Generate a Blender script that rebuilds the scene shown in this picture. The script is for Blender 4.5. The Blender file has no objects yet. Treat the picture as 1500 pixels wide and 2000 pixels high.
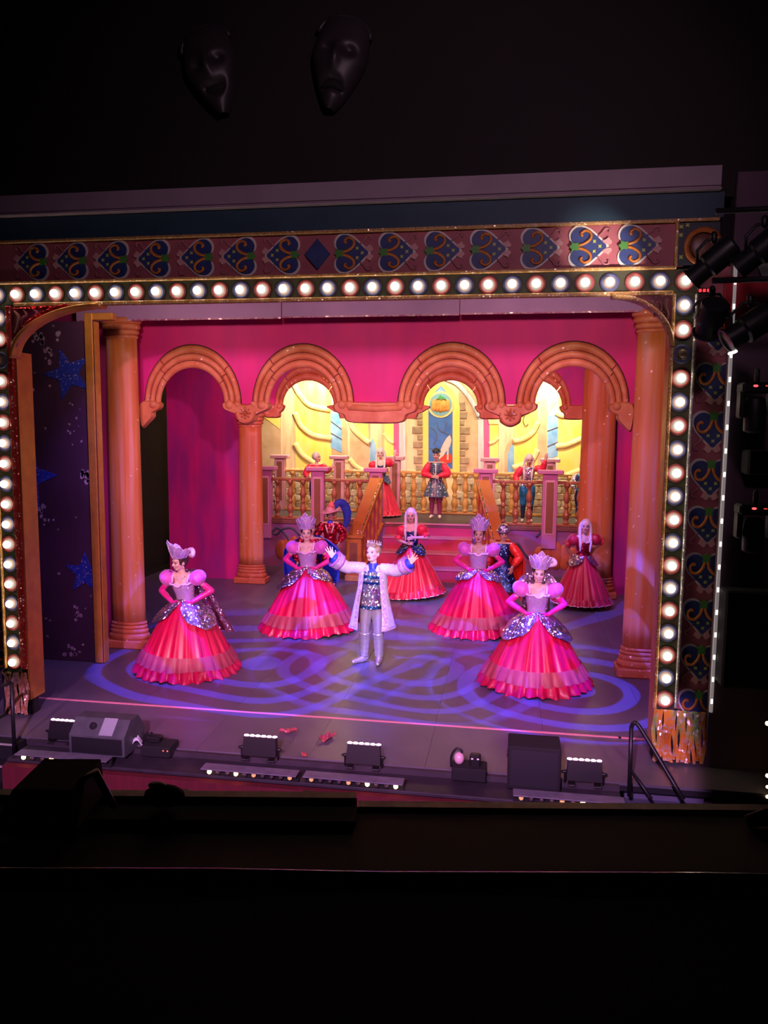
import bpy, bmesh, math, random
import numpy as np
from mathutils import Vector, Matrix
random.seed(7)
sc = bpy.context.scene
COL = sc.collection
PI = math.pi
def V(*a): return Vector(a)

# ------------------------------------------------------------------ camera
cam_d = bpy.data.cameras.new('camera'); cam = bpy.data.objects.new('camera', cam_d); COL.objects.link(cam)
cam_d.sensor_fit = 'VERTICAL'; cam_d.sensor_height = 24.0; cam_d.lens = 24.0 * 1500 / 2000
cam_d.clip_start = 0.02; cam_d.clip_end = 200
_yaw, _pit, _rol = [math.radians(a) for a in (9.021, 6.1755, 0.4865)]
_f = V(-math.sin(_yaw) * math.cos(_pit), math.cos(_yaw) * math.cos(_pit), -math.sin(_pit))
_r = V(math.cos(_yaw), math.sin(_yaw), 0); _u = _r.cross(_f)
_r, _u = _r * math.cos(_rol) + _u * math.sin(_rol), _u * math.cos(_rol) - _r * math.sin(_rol)
cam.matrix_world = Matrix(((_r.x, _u.x, -_f.x, 1.475), (_r.y, _u.y, -_f.y, -8.5), (_r.z, _u.z, -_f.z, 3.62), (0, 0, 0, 1)))
sc.camera = cam

# ------------------------------------------------------------------ world and exposure
w = bpy.data.worlds.new('world'); sc.world = w; w.use_nodes = True
w.node_tree.nodes['Background'].inputs[0].default_value = (0.10, 0.07, 0.09, 1)
w.node_tree.nodes['Background'].inputs[1].default_value = 0.006
sc.view_settings.view_transform = 'Standard'; sc.view_settings.look = 'None'
sc.view_settings.exposure = 0.0; sc.view_settings.gamma = 1.0
sc.view_settings.use_curve_mapping = False

# ------------------------------------------------------------------ stage lanterns
def spot(name, loc, target, power, color, angle, blend=0.5, size=0.08):
    d = bpy.data.lights.new(name, 'SPOT'); d.energy = power; d.color = color
    d.spot_size = math.radians(angle); d.spot_blend = blend; d.shadow_soft_size = size
    o = bpy.data.objects.new(name, d); COL.objects.link(o); o.location = loc
    o.rotation_euler = (Vector(target) - Vector(loc)).to_track_quat('-Z', 'Y').to_euler()
    return o
def gobo(o, kind, scale, thr=0.5, rot=0.0, dist=9.0):
    """a patterned metal disc in the lantern's gate: the beam only leaves where the pattern is cut"""
    d = o.data; d.use_nodes = True; nt = d.node_tree; N = nt.nodes; L = nt.links
    em = N['Emission']
    tc = N.new('ShaderNodeTexCoord'); sep = N.new('ShaderNodeSeparateXYZ'); L.new(tc.outputs['Normal'], sep.inputs[0])
    dx = N.new('ShaderNodeMath'); dx.operation = 'DIVIDE'; L.new(sep.outputs[0], dx.inputs[0]); L.new(sep.outputs[2], dx.inputs[1])
    dy = N.new('ShaderNodeMath'); dy.operation = 'DIVIDE'; L.new(sep.outputs[1], dy.inputs[0]); L.new(sep.outputs[2], dy.inputs[1])
    cb = N.new('ShaderNodeCombineXYZ'); L.new(dx.outputs[0], cb.inputs[0]); L.new(dy.outputs[0], cb.inputs[1])
    if kind == 'swirl':
        t = N.new('ShaderNodeTexWave'); t.wave_type = 'RINGS'; t.rings_direction = 'SPHERICAL'
        t.inputs['Scale'].default_value = scale; t.inputs['Distortion'].default_value = dist
        t.inputs['Detail'].default_value = 1.0; t.inputs['Detail Scale'].default_value = 0.6; t.inputs['Phase Offset'].default_value = rot
        L.new(cb.outputs[0], t.inputs['Vector']); src = t.outputs['Fac']
    else:
        t = N.new('ShaderNodeTexNoise'); t.inputs['Scale'].default_value = scale; t.inputs['Detail'].default_value = 1.0
        L.new(cb.outputs[0], t.inputs['Vector']); src = t.outputs['Fac']
    rp = N.new('ShaderNodeValToRGB'); rp.color_ramp.elements[0].position = thr - 0.06; rp.color_ramp.elements[1].position = thr + 0.06
    rp.color_ramp.elements[0].color = (0, 0, 0, 1); rp.color_ramp.elements[1].color = (1, 1, 1, 1)
    L.new(src, rp.inputs[0]); L.new(rp.outputs[0], em.inputs['Strength'])

def shutter(o, x0, x1, z0, z1, y=0.0):
    """the four shutter blades of a profile lantern, set to a rectangle standing at depth y"""
    bpy.context.view_layer.update()
    M = o.matrix_world.inverted(); q = [M @ Vector((x, y, z)) for x in (x0, x1) for z in (z0, z1)]
    q = [(p.x / p.z, p.y / p.z) for p in q]; xs = sorted(p[0] for p in q); ys = sorted(p[1] for p in q)
    lim = ((xs[0] + xs[1]) / 2, (xs[2] + xs[3]) / 2, (ys[0] + ys[1]) / 2, (ys[2] + ys[3]) / 2)
    d = o.data; d.use_nodes = True; nt = d.node_tree; N = nt.nodes; L = nt.links; em = N['Emission']
    tc = N.new('ShaderNodeTexCoord'); sep = N.new('ShaderNodeSeparateXYZ'); L.new(tc.outputs['Normal'], sep.inputs[0]); prod = None
    old = em.inputs['Strength'].links[0].from_socket if em.inputs['Strength'].links else None
    for ax, lo, hi in ((0, lim[0], lim[1]), (1, lim[2], lim[3])):
        dv = N.new('ShaderNodeMath'); dv.operation = 'DIVIDE'; L.new(sep.outputs[ax], dv.inputs[0]); L.new(sep.outputs[2], dv.inputs[1])
        for a, b in ((lo, 0.012), (hi, -0.012)):
            mr = N.new('ShaderNodeMapRange'); mr.inputs['From Min'].default_value = a; mr.inputs['From Max'].default_value = a + b; L.new(dv.outputs[0], mr.inputs['Value'])
            if prod is None: prod = mr.outputs[0]
            else:
                mu = N.new('ShaderNodeMath'); mu.operation = 'MULTIPLY'; L.new(prod, mu.inputs[0]); L.new(mr.outputs[0], mu.inputs[1]); prod = mu.outputs[0]
    if old:
        mu = N.new('ShaderNodeMath'); mu.operation = 'MULTIPLY'; L.new(prod, mu.inputs[0]); L.new(old, mu.inputs[1]); prod = mu.outputs[0]
    L.new(prod, em.inputs['Strength'])

# follow spots from the back of the auditorium
spot('follow_spot_prince', (1.2, -15, 9.0), (-0.55, 3.0, 1.15), 15000, (1.0, 0.86, 0.98), 7.2, 0.25, 0.06)
spot('follow_spot_left', (-1.5, -15, 9.0), (-3.1, 2.1, 1.05), 8000, (1.0, 0.62, 0.84), 6.8, 0.3, 0.06)
spot('follow_spot_right', (3.2, -15, 9.0), (1.95, 2.4, 1.05), 8000, (1.0, 0.60, 0.86), 7.2, 0.3, 0.06)
spot('special_left', (-2.0, -14, 8.0), (-2.05, 4.9, 1.2), 3600, (1.0, 0.56, 0.62), 7.5, 0.5, 0.08)
spot('special_right', (2.0, -14, 8.0), (1.05, 5.4, 1.2), 3600, (1.0, 0.56, 0.62), 7.5, 0.5, 0.08)
# pink wash from the circle front
w1 = spot('circle_wash_a', (-2.5, -11, 5.3), (-1.0, 5.0, 1.2), 2500, (1.0, 0.34, 0.70), 48, 0.35, 0.15)
w2 = spot('circle_wash_b', (4.0, -11, 5.3), (0.5, 5.0, 1.2), 2500, (1.0, 0.36, 0.76), 48, 0.35, 0.15)
shutter(w1, -4.3, 3.05, -0.5, 4.95); shutter(w2, -4.3, 3.05, -0.5, 4.95)
w3 = spot('apron_fill', (0.5, -11.5, 6.0), (-0.5, -0.4, -0.2), 6200, (0.80, 0.38, 0.92), 50, 0.3, 0.1); shutter(w3, -5.2, 3.72, -1.2, 0.62)  # extra fill spot added to brighten the apron floor and front gear
# first bar, hidden by the header
for x, t in ((-3.6, -4.0), (-1.4, -1.8), (0.8, 0.6), (2.8, 2.6)):
    spot('bar_one_lantern', (x, 0.75, 5.45), (t, 3.4, 4.5), 78, (1.0, 0.60, 0.60), 110, 0.8, 0.1)
    spot('bar_one_top', (x, 0.9, 5.5), (t, 3.0, 0.0), 300, (0.42, 0.20, 1.0), 75, 0.8, 0.1)
# added side fill from the wings, brightens reveal, star panel and pillars
spot('side_fill_right', (4.7, 1.5, 3.6), (-4.5, 1.9, 2.4), 360, (1.0, 0.42, 0.50), 60, 0.6, 0.1)
spot('side_fill_left', (-5.4, 0.85, 3.4), (3.4, 3.2, 2.6), 260, (1.0, 0.42, 0.52), 50, 0.6, 0.1)
# second bar, behind the first arcade
for x, t in ((-3.8, -4.3), (-1.6, -1.6), (0.6, 0.4), (2.6, 3.0)):
    spot('bar_two_lantern', (x, 4.1, 5.7), (t, 8.9, 2.6), 420, (1.0, 0.34, 0.50), 85, 0.8, 0.1)
    spot('bar_two_top', (x, 5.0, 5.7), (t, 6.4, 0.0), 260, (0.34, 0.20, 1.0), 75, 0.8, 0.1)
# third bar, over the gallery, and the floods in front of the painted cloth
for x, t in ((-3.4, -3.2), (-0.8, -0.6), (2.0, 2.2)):
    spot('bar_three_lantern', (x, 9.5, 5.75), (t, 13.0, 2.4), 420, (1.0, 0.80, 0.62), 95, 0.8, 0.1)
for x in (-4.2, -3.4, -0.3, 2.3, 3.1):
    spot('cloth_flood', (x, 13.2, 5.9), (x, 14.2, 4.0), 620 if x != -0.3 else 260, (1.0, 0.84, 0.58), 120, 0.9, 0.12)
# blue patterned light on the floor
g = spot('gobo_right', (2.6, 0.7, 5.6), (2.45, 2.3, 0.0), 4600, (0.05, 0.06, 1.0), 40, 0.15, 0.01); gobo(g, 'swirl', 3.0, 0.68, 1.0, 3.5)
g = spot('gobo_left', (-2.0, 0.7, 5.6), (-2.2, 2.8, 0.0), 4000, (0.05, 0.05, 1.0), 52, 0.2, 0.01); gobo(g, 'swirl', 2.6, 0.68, 2.0, 13.0)
g = spot('gobo_centre', (0.2, 0.8, 5.6), (0.2, 3.0, 0.0), 3600, (0.07, 0.05, 1.0), 50, 0.2, 0.01); gobo(g, 'swirl', 3.0, 0.68, 3.5, 12.0)
g = spot('gobo_back', (0.4, 4.6, 5.7), (0.6, 7.4, 0.0), 2500, (0.06, 0.08, 1.0), 60, 0.2, 0.01); gobo(g, 'swirl', 1.6, 0.62, 0.3, 14.0)
g = spot('gobo_cloth', (-1.0, -11, 5.2), (-2.8, 3.4, 4.2), 700, (0.65, 0.30, 1.0), 26, 0.3, 0.02); gobo(g, 'noise', 14.0, 0.56); shutter(g, -4.3, 3.05, 0.3, 4.95)
# added auditorium fill to lift cornice and frieze, no lantern of its own
spot('auditorium_fill', (2.5, -7.0, 7.2), (0.5, 0.0, 5.6), 330, (1.0, 0.62, 0.84), 75, 0.9, 0.3)


# ------------------------------------------------------------------ materials
MATS = {}
def mat(name, c1, c2=None, scale=4.0, stretch=(1, 1, 1), rough=0.6, metal=0.0, bump=0.0, bscale=40.0, glit=0.0, gscale=90.0,
        emit=0.0, trans=0.0, alpha=1.0, coat=0.0, sheen=0.0, c3=None):
    if name in MATS: return MATS[name]
    m = bpy.data.materials.new(name); m.use_nodes = True; nt = m.node_tree; N = nt.nodes; L = nt.links
    b = N['Principled BSDF']
    b.inputs['Base Color'].default_value = (*c1, 1); b.inputs['Roughness'].default_value = rough; b.inputs['Metallic'].default_value = metal
    if coat: b.inputs['Coat Weight'].default_value = coat; b.inputs['Coat Roughness'].default_value = 0.15
    if sheen: b.inputs['Sheen Weight'].default_value = sheen; b.inputs['Sheen Roughness'].default_value = 0.4
    if trans: b.inputs['Transmission Weight'].default_value = trans
    if alpha < 1: b.inputs['Alpha'].default_value = alpha
    if emit: b.inputs['Emission Color'].default_value = (*c1, 1); b.inputs['Emission Strength'].default_value = emit
    tc = N.new('ShaderNodeTexCoord')
    mp = N.new('ShaderNodeMapping'); mp.inputs['Scale'].default_value = stretch; L.new(tc.outputs['Object'], mp.inputs[0])
    col = None
    if c2 is not None:
        n = N.new('ShaderNodeTexNoise'); n.inputs['Scale'].default_value = scale; n.inputs['Detail'].default_value = 4; L.new(mp.outputs[0], n.inputs['Vector'])
        r = N.new('ShaderNodeValToRGB'); r.color_ramp.elements[0].position = 0.34; r.color_ramp.elements[1].position = 0.66
        r.color_ramp.elements[0].color = (*c1, 1); r.color_ramp.elements[1].color = (*c2, 1)
        if c3 is not None:
            e = r.color_ramp.elements.new(0.5); e.color = (*c3, 1)
        L.new(n.outputs['Fac'], r.inputs[0]); L.new(r.outputs[0], b.inputs['Base Color']); col = r.outputs[0]
    nrm = None
    if bump:
        n2 = N.new('ShaderNodeTexNoise'); n2.inputs['Scale'].default_value = bscale; n2.inputs['Detail'].default_value = 3; L.new(mp.outputs[0], n2.inputs['Vector'])
        bp = N.new('ShaderNodeBump'); bp.inputs['Strength'].default_value = bump; bp.inputs['Distance'].default_value = 0.02
        L.new(n2.outputs['Fac'], bp.inputs['Height']); L.new(bp.outputs[0], b.inputs['Normal'])
    if glit:
        # loose flakes of glitter: small cells, each tilted its own way
        vo = N.new('ShaderNodeTexVoronoi'); vo.inputs['Scale'].default_value = gscale; L.new(tc.outputs['Object'], vo.inputs['Vector'])
        geo = N.new('ShaderNodeNewGeometry')
        sub = N.new('ShaderNodeVectorMath'); sub.operation = 'SUBTRACT'; sub.inputs[1].default_value = (0.5, 0.5, 0.5); L.new(vo.outputs['Color'], sub.inputs[0])
        sca = N.new('ShaderNodeVectorMath'); sca.operation = 'SCALE'; sca.inputs['Scale'].default_value = 1.1; L.new(sub.outputs[0], sca.inputs[0])
        ad = N.new('ShaderNodeVectorMath'); ad.operation = 'ADD'; L.new(sca.outputs[0], ad.inputs[0]); L.new(geo.outputs['Normal'], ad.inputs[1])
        no = N.new('ShaderNodeVectorMath'); no.operation = 'NORMALIZE'; L.new(ad.outputs[0], no.inputs[0])
        gl = N.new('ShaderNodeBsdfPrincipled'); gl.inputs['Metallic'].default_value = 1.0 if glit >= 1 else 0.55; gl.inputs['Roughness'].default_value = 0.22 if glit >= 1 else 0.3
        L.new(no.outputs[0], gl.inputs['Normal'])
        if col: L.new(col, gl.inputs['Base Color'])
        if glit < 1:
            gl.inputs['Base Color'].default_value = (0.95, 0.8, 0.7, 1)
            for k in list(gl.inputs['Base Color'].links): L.remove(k)
        else:
            gl.inputs['Base Color'].default_value = (*c1, 1)
        mx = N.new('ShaderNodeMixShader')
        if glit >= 1: mx.inputs[0].default_value = 0.85
        else:
            s2 = N.new('ShaderNodeSeparateColor'); L.new(vo.outputs['Color'], s2.inputs[0])
            th = N.new('ShaderNodeMath'); th.operation = 'LESS_THAN'; th.inputs[1].default_value = glit; L.new(s2.outputs[1], th.inputs[0])
            ha = N.new('ShaderNodeMath'); ha.operation = 'MULTIPLY'; ha.inputs[1].default_value = 0.5; L.new(th.outputs[0], ha.inputs[0]); L.new(ha.outputs[0], mx.inputs[0])
        L.new(b.outputs[0], mx.inputs[1]); L.new(gl.outputs[0], mx.inputs[2]); L.new(mx.outputs[0], N['Material Output'].inputs[0])
    MATS[name] = m
    return m
def sequin(name, c1, c2=None, gscale=55.0, rough=0.2): return mat(name, c1, c2, scale=14, rough=0.35, metal=0.6, glit=1.0, gscale=gscale)

# ------------------------------------------------------------------ mesh building
OFF = {}
class MB:
    def __init__(s): s.v = []; s.f = []; s.mi = []
    def add(s, v, f, mi=0):
        o = len(s.v); s.v += [tuple(p) for p in v]; s.f += [tuple(i + o for i in q) for q in f]; s.mi += [mi] * len(f); return s
    def box(s, c, d, rz=0.0, mi=0, bev=0.0):
        x, y, z = d[0] / 2, d[1] / 2, d[2] / 2
        b = min(bev, x * .9, y * .9, z * .9)
        if b <= 0:
            v = [(-x, -y, -z), (x, -y, -z), (x, y, -z), (-x, y, -z), (-x, -y, z), (x, -y, z), (x, y, z), (-x, y, z)]
            f = [(0, 3, 2, 1), (4, 5, 6, 7), (0, 1, 5, 4), (1, 2, 6, 5), (2, 3, 7, 6), (3, 0, 4, 7)]
        else:
            v = []; f = []
            for zz, i in ((-z, b), (-z + b, 0), (z - b, 0), (z, b)):
                a, c_ = x - i, y - i
                v += [(-a + (b - i), -c_, zz), (a - (b - i), -c_, zz), (a, -c_ + (b - i), zz), (a, c_ - (b - i), zz), (a - (b - i), c_, zz), (-a + (b - i), c_, zz), (-a, c_ - (b - i), zz), (-a, -c_ + (b - i), zz)]
            for k in range(3):
                for j in range(8): f.append((k * 8 + j, k * 8 + (j + 1) % 8, k * 8 + 8 + (j + 1) % 8, k * 8 + 8 + j))
            f.append(tuple(range(7, -1, -1))); f.append(tuple(range(24, 32)))
        cs, sn = math.cos(rz), math.sin(rz)
        v = [(c[0] + p[0] * cs - p[1] * sn, c[1] + p[0] * sn + p[1] * cs, c[2] + p[2]) for p in v]
        return s.add(v, f, mi)
    def plate(s, poly, y0, y1, mi=0, bev=0.0):
        """outline in the x-z plane given the thickness from y0 (front) back to y1"""
        n = len(poly)
        a = sum(poly[i][0] * poly[(i + 1) % n][1] - poly[(i + 1) % n][0] * poly[i][1] for i in range(n))
        if a < 0: poly = poly[::-1]
        if bev:
            cx = sum(p[0] for p in poly) / n; cz = sum(p[1] for p in poly) / n
            sh = []
            for p in poly:
                d = math.hypot(p[0] - cx, p[1] - cz) or 1
                k = max(0.0, 1 - bev / d); sh.append((cx + (p[0] - cx) * k, cz + (p[1] - cz) * k))
            ym = y0 + (y1 - y0) * .5
            v = [(p[0], y0, p[1]) for p in sh] + [(p[0], ym, p[1]) for p in poly] + [(p[0], y1, p[1]) for p in poly]
            f = [tuple(range(n))] + [(i, i + n, (i + 1) % n + n, (i + 1) % n) for i in range(n)] + [(i + n, i + 2 * n, (i + 1) % n + 2 * n, (i + 1) % n + n) for i in range(n)]
            f = [f[0]] + [q[::1] for q in f[1:]]
        else:
            v = [(p[0], y0, p[1]) for p in poly] + [(p[0], y1, p[1]) for p in poly]
            f = [tuple(range(n)), tuple(range(2 * n - 1, n - 1, -1))] + [(i, i + n, (i + 1) % n + n, (i + 1) % n) for i in range(n)]
        return s.add(v, f, mi)
    def tube(s, pts, rad, seg=8, mi=0, caps=True, flat=None):
        pts = [Vector(p) for p in pts]; n = len(pts)
        if not hasattr(rad, '__len__'): rad = [rad] * n
        prev = None; v = []; f = []
        for i, p in enumerate(pts):
            t = (pts[min(i + 1, n - 1)] - pts[max(i - 1, 0)]).normalized()
            if prev is None: prev = t.orthogonal().normalized() if abs(t.y) > .9 else V(0, 1, 0).cross(t).normalized()
            a = (prev - t * prev.dot(t))
            a = a.normalized() if a.length > 1e-5 else t.orthogonal().normalized()
            prev = a; c = t.cross(a)
            for k in range(seg):
                q = 2 * PI * k / seg; d = a * math.cos(q) + c * math.sin(q)
                if flat: d = Vector((d.x * flat[0], d.y * flat[1], d.z * flat[2]))
                v.append(p + d * rad[i])
        for i in range(n - 1):
            for k in range(seg): f.append((i * seg + k, i * seg + (k + 1) % seg, (i + 1) * seg + (k + 1) % seg, (i + 1) * seg + k))
        if caps: f.append(tuple(range(seg - 1, -1, -1))); f.append(tuple((n - 1) * seg + k for k in range(seg)))
        return s.add(v, f, mi)
    def cap(s, p0, p1, r0, r1=None, seg=10, mi=0):
        """tapered capsule"""
        r1 = r0 if r1 is None else r1; p0, p1 = Vector(p0), Vector(p1); d = (p1 - p0); t = d.normalized() if d.length > 1e-6 else V(0, 0, 1)
        pts = []; rr = []
        for a in (80, 45): q = math.radians(a); pts.append(p0 - t * r0 * math.sin(q)); rr.append(r0 * math.cos(q))
        pts += [p0, p1]; rr += [r0, r1]
        for a in (45, 80): q = math.radians(a); pts.append(p1 + t * r1 * math.sin(q)); rr.append(r1 * math.cos(q))
        return s.tube(pts, rr, seg, mi)
    def ell(s, c, r, seg=14, rings=9, mi=0, M=None):
        v = []; f = []
        for i in range(rings + 1):
            th = PI * i / rings
            for k in range(seg):
                ph = 2 * PI * k / seg; p = Vector((r[0] * math.sin(th) * math.cos(ph), r[1] * math.sin(th) * math.sin(ph), r[2] * math.cos(th)))
                if M is not None: p = M @ p
                v.append((c[0] + p.x, c[1] + p.y, c[2] + p.z))
        for i in range(rings):
            for k in range(seg): f.append((i * seg + k, (i + 1) * seg + k, (i + 1) * seg + (k + 1) % seg, i * seg + (k + 1) % seg))
        return s.add(v, f, mi)
    def lathe(s, prof, c=(0, 0, 0), seg=24, a0=0.0, a1=2 * PI, sy=1.0, mi=0, caps=True):
        full = abs(a1 - a0 - 2 * PI) < 1e-6; n = seg if full else seg + 1; v = []; f = []
        for r, z in prof:
            for k in range(n):
                a = a0 + (a1 - a0) * k / seg; v.append((c[0] + r * math.cos(a), c[1] + r * math.sin(a) * sy, c[2] + z))
        for i in range(len(prof) - 1):
            for k in range(seg):
                k2 = (k + 1) % n; f.append((i * n + k, i * n + k2, (i + 1) * n + k2, (i + 1) * n + k))
        if caps and full: f.append(tuple(range(n - 1, -1, -1))); f.append(tuple((len(prof) - 1) * n + k for k in range(n)))
        return s.add(v, f, mi)
    def grid(s, fn, nu, nv, closed_u=False, mi=0):
        v = []; f = []; nn = nu if closed_u else nu + 1
        for j in range(nv + 1):
            for i in range(nn): v.append(fn(i / nu, j / nv))
        for j in range(nv):
            for i in range(nu):
                i2 = (i + 1) % nn; f.append((j * nn + i, j * nn + i2, (j + 1) * nn + i2, (j + 1) * nn + i))
        return s.add(v, f, mi)
    def xf(s, fn): s.v = [tuple(fn(Vector(p))) for p in s.v]; return s
    def mesh(s, name, mats, smooth=False):
        me = bpy.data.meshes.new(name); me.from_pydata(s.v, [], s.f)
        for m in (mats if isinstance(mats, (list, tuple)) else [mats]): me.materials.append(m)
        me.polygons.foreach_set('material_index', s.mi)
        if smooth: me.polygons.foreach_set('use_smooth', [True] * len(s.f))
        me.update()
        if smooth == 'auto': me.set_sharp_from_angle(angle=math.radians(40))
        return me
    def build(s, name, mats, parent=None, smooth=False, local=False, kind=None):
        off = OFF.get(parent.name, V(0, 0, 0)) if (parent and not local) else V(0, 0, 0)
        if off.length: s.v = [(p[0] - off.x, p[1] - off.y, p[2] - off.z) for p in s.v]
        return link(name, s.mesh(name, mats, smooth), parent, kind=kind)
    def remesh(s, voxel, iters=2, mats=(), name='body'):
        me = s.mesh(name, []); o = bpy.data.objects.new('tmp_remesh', me); COL.objects.link(o)
        r = o.modifiers.new('r', 'REMESH'); r.mode = 'VOXEL'; r.voxel_size = voxel; r.adaptivity = 0.0
        if iters: q = o.modifiers.new('s', 'SMOOTH'); q.iterations = iters; q.factor = 0.5
        dg = bpy.context.evaluated_depsgraph_get(); m2 = bpy.data.meshes.new_from_object(o.evaluated_get(dg)); m2.name = name
        bpy.data.objects.remove(o); bpy.data.meshes.remove(me)
        m2.materials.clear()
        for m in (mats if isinstance(mats, (list, tuple)) else [mats]): m2.materials.append(m)
        m2.polygons.foreach_set('use_smooth', [True] * len(m2.polygons)); m2.update()
        return m2
def link(name, me, parent=None, loc=(0, 0, 0), rot=(0, 0, 0), scale=(1, 1, 1), kind=None):
    o = bpy.data.objects.new(name, me); COL.objects.link(o); o.location = loc; o.rotation_euler = rot; o.scale = scale
    if parent:
        o.parent = parent
        if parent.name in OFF: OFF[o.name] = OFF[parent.name]
    if kind: o['kind'] = kind
    return o
def thing(name, label, cat, loc=(0, 0, 0), rz=0.0, group=None):
    o = bpy.data.objects.new(name, None); COL.objects.link(o); o.empty_display_size = 0.1
    o.location = loc; o.rotation_euler = (0, 0, rz); o['label'] = label; o['category'] = cat
    if group: o['group'] = group
    OFF[o.name] = Vector(loc)
    return o
def tag(o, label, cat, group=None, kind=None):
    o['label'] = label; o['category'] = cat
    if group: o['group'] = group
    if kind: o['kind'] = kind
    return o
def struct(o, label, cat='wall'): o['kind'] = 'structure'; o['label'] = label; o['category'] = cat; return o
def copy_tree(o, parent=None):
    c = o.copy(); COL.objects.link(c); c.parent = parent
    for ch in o.children: copy_tree(ch, c)
    return c
def arc(cx, cz, rx, rz, a0, a1, n): return [(cx + rx * math.cos(math.radians(a0 + (a1 - a0) * i / n)), cz + rz * math.sin(math.radians(a0 + (a1 - a0) * i / n))) for i in range(n + 1)]


# ------------------------------------------------------------------ colours used on the set
M_black = mat('black_paint', (0.006, 0.005, 0.008), rough=0.85)
M_blackcloth = mat('black_cloth', (0.006, 0.005, 0.008), rough=0.95)
M_floor = mat('dance_floor', (0.105, 0.092, 0.115), (0.135, 0.12, 0.145), scale=1.6, rough=0.36, bump=0.05, bscale=60)
M_gold = mat('gold_paint', (0.62, 0.30, 0.05), (0.50, 0.22, 0.04), scale=6, rough=0.45, metal=0.25)
M_gilt = mat('gilt_glitter', (0.48, 0.22, 0.06), (0.62, 0.30, 0.08), scale=20, rough=0.45, glit=0.22, gscale=70)
M_rose = mat('rose_paint', (0.42, 0.10, 0.13), (0.50, 0.14, 0.17), scale=3, rough=0.6)
M_magenta = mat('magenta_scenic_paint', (0.78, 0.012, 0.20), (0.62, 0.010, 0.20), scale=1.4, stretch=(1.6, 1, 0.5), rough=0.6)
M_plum = mat('plum_scenic_paint', (0.42, 0.02, 0.13), (0.36, 0.02, 0.16), scale=1.5, stretch=(2, 1, .4), rough=0.7)
M_stone = mat('orange_stone_paint', (0.60, 0.17, 0.05), (0.74, 0.30, 0.11), scale=4.5, stretch=(1, 1, 1), rough=0.5, c3=(0.66, 0.22, 0.08), glit=0.012, gscale=38)
M_pillar = mat('orange_pillar_paint', (0.62, 0.16, 0.04), (0.66, 0.30, 0.20), scale=3.2, stretch=(3.2, 3.2, 0.16), rough=0.45, c3=(0.70, 0.24, 0.06), glit=0.008, gscale=34)
M_line = mat('dark_outline_paint', (0.10, 0.02, 0.02), rough=0.7)
M_lilac = mat('lilac_cloth', (0.50, 0.30, 0.52), (0.44, 0.26, 0.48), scale=2, rough=0.8)
M_white = mat('white_paint', (0.80, 0.76, 0.72), rough=0.5)
M_metal = mat('black_metal', (0.018, 0.017, 0.02), rough=0.42, metal=0.4)
M_steel = mat('steel', (0.55, 0.54, 0.56), rough=0.3, metal=1.0)
M_houseplum = mat('house_wall_paint', (0.16, 0.085, 0.125), (0.13, 0.07, 0.11), scale=1.5, rough=0.75)

# ------------------------------------------------------------------ stage floor, laid in strips
b = MB(); b.box((-0.7, 6.95, -0.06), (13.6, 15.1, 0.06)); base = b.build('floor', M_black)
struct(base, 'dark vinyl dance floor laid in long strips across the stage', 'floor')
pm = MB(); pm.box((0, 0, 0), (1.297, 15.1, 0.03)); pmesh = pm.mesh('floor_panel', M_floor)
for i in range(-5, 5):
    link('floor_panel', pmesh, base, loc=(-0.61 + 1.3 * i + 0.65, 6.95, -0.015))

# black box of the stage house
def wallbox(name, c, d, m, label, cat='wall'):
    b = MB(); b.box(c, d); return struct(b.build(name, m), label, cat)
wallbox('wall_left', (-7.6, 7.4, 3.0), (0.2, 14.6, 8.6), M_blackcloth, 'black side masking at the left of the stage')
wallbox('wall_right', (6.3, 7.4, 3.0), (0.2, 14.6, 8.6), M_blackcloth, 'black side masking at the right of the stage')
wallbox('wall_back', (-0.7, 14.95, 3.0), (14.0, 0.2, 8.6), M_blackcloth, 'black back wall behind the painted cloth')
wallbox('ceiling', (-0.7, 7.66, 7.4), (14.0, 14.3, 0.2), M_blackcloth, 'dark grid above the stage', 'ceiling')
# auditorium walls round the opening
M_upper = mat('dark_house_paint', (0.016, 0.010, 0.009), (0.012, 0.008, 0.008), scale=1.2, rough=0.8)
wallbox('wall_upper', (0.5, 0.16, 8.6), (16, 0.2, 5.2), M_upper, 'dark auditorium wall above the proscenium cornice')
b = MB(); b.plate([(3.69, -2.2), (8.5, -2.2), (8.5, 6.20), (3.69, 6.20)], -0.06, 0.2); struct(b.build('wall_house_right', M_houseplum), 'dim plum auditorium wall right of the proscenium')
b = MB(); b.plate([(-8.5, -2.2), (-4.95, -2.2), (-4.95, 6.0), (-8.5, 6.0)], 0.02, 0.2); struct(b.build('wall_house_left', M_houseplum), 'dim plum auditorium wall left of the proscenium')
b = MB(); b.box((-0.7, 0.22, 5.6), (9.2, 0.1, 1.0)); b.box((-0.7, 0.22, 6.1), (9.2, 0.1, 0.4)); struct(b.build('wall_header', M_black), 'black back of the proscenium header')
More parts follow.
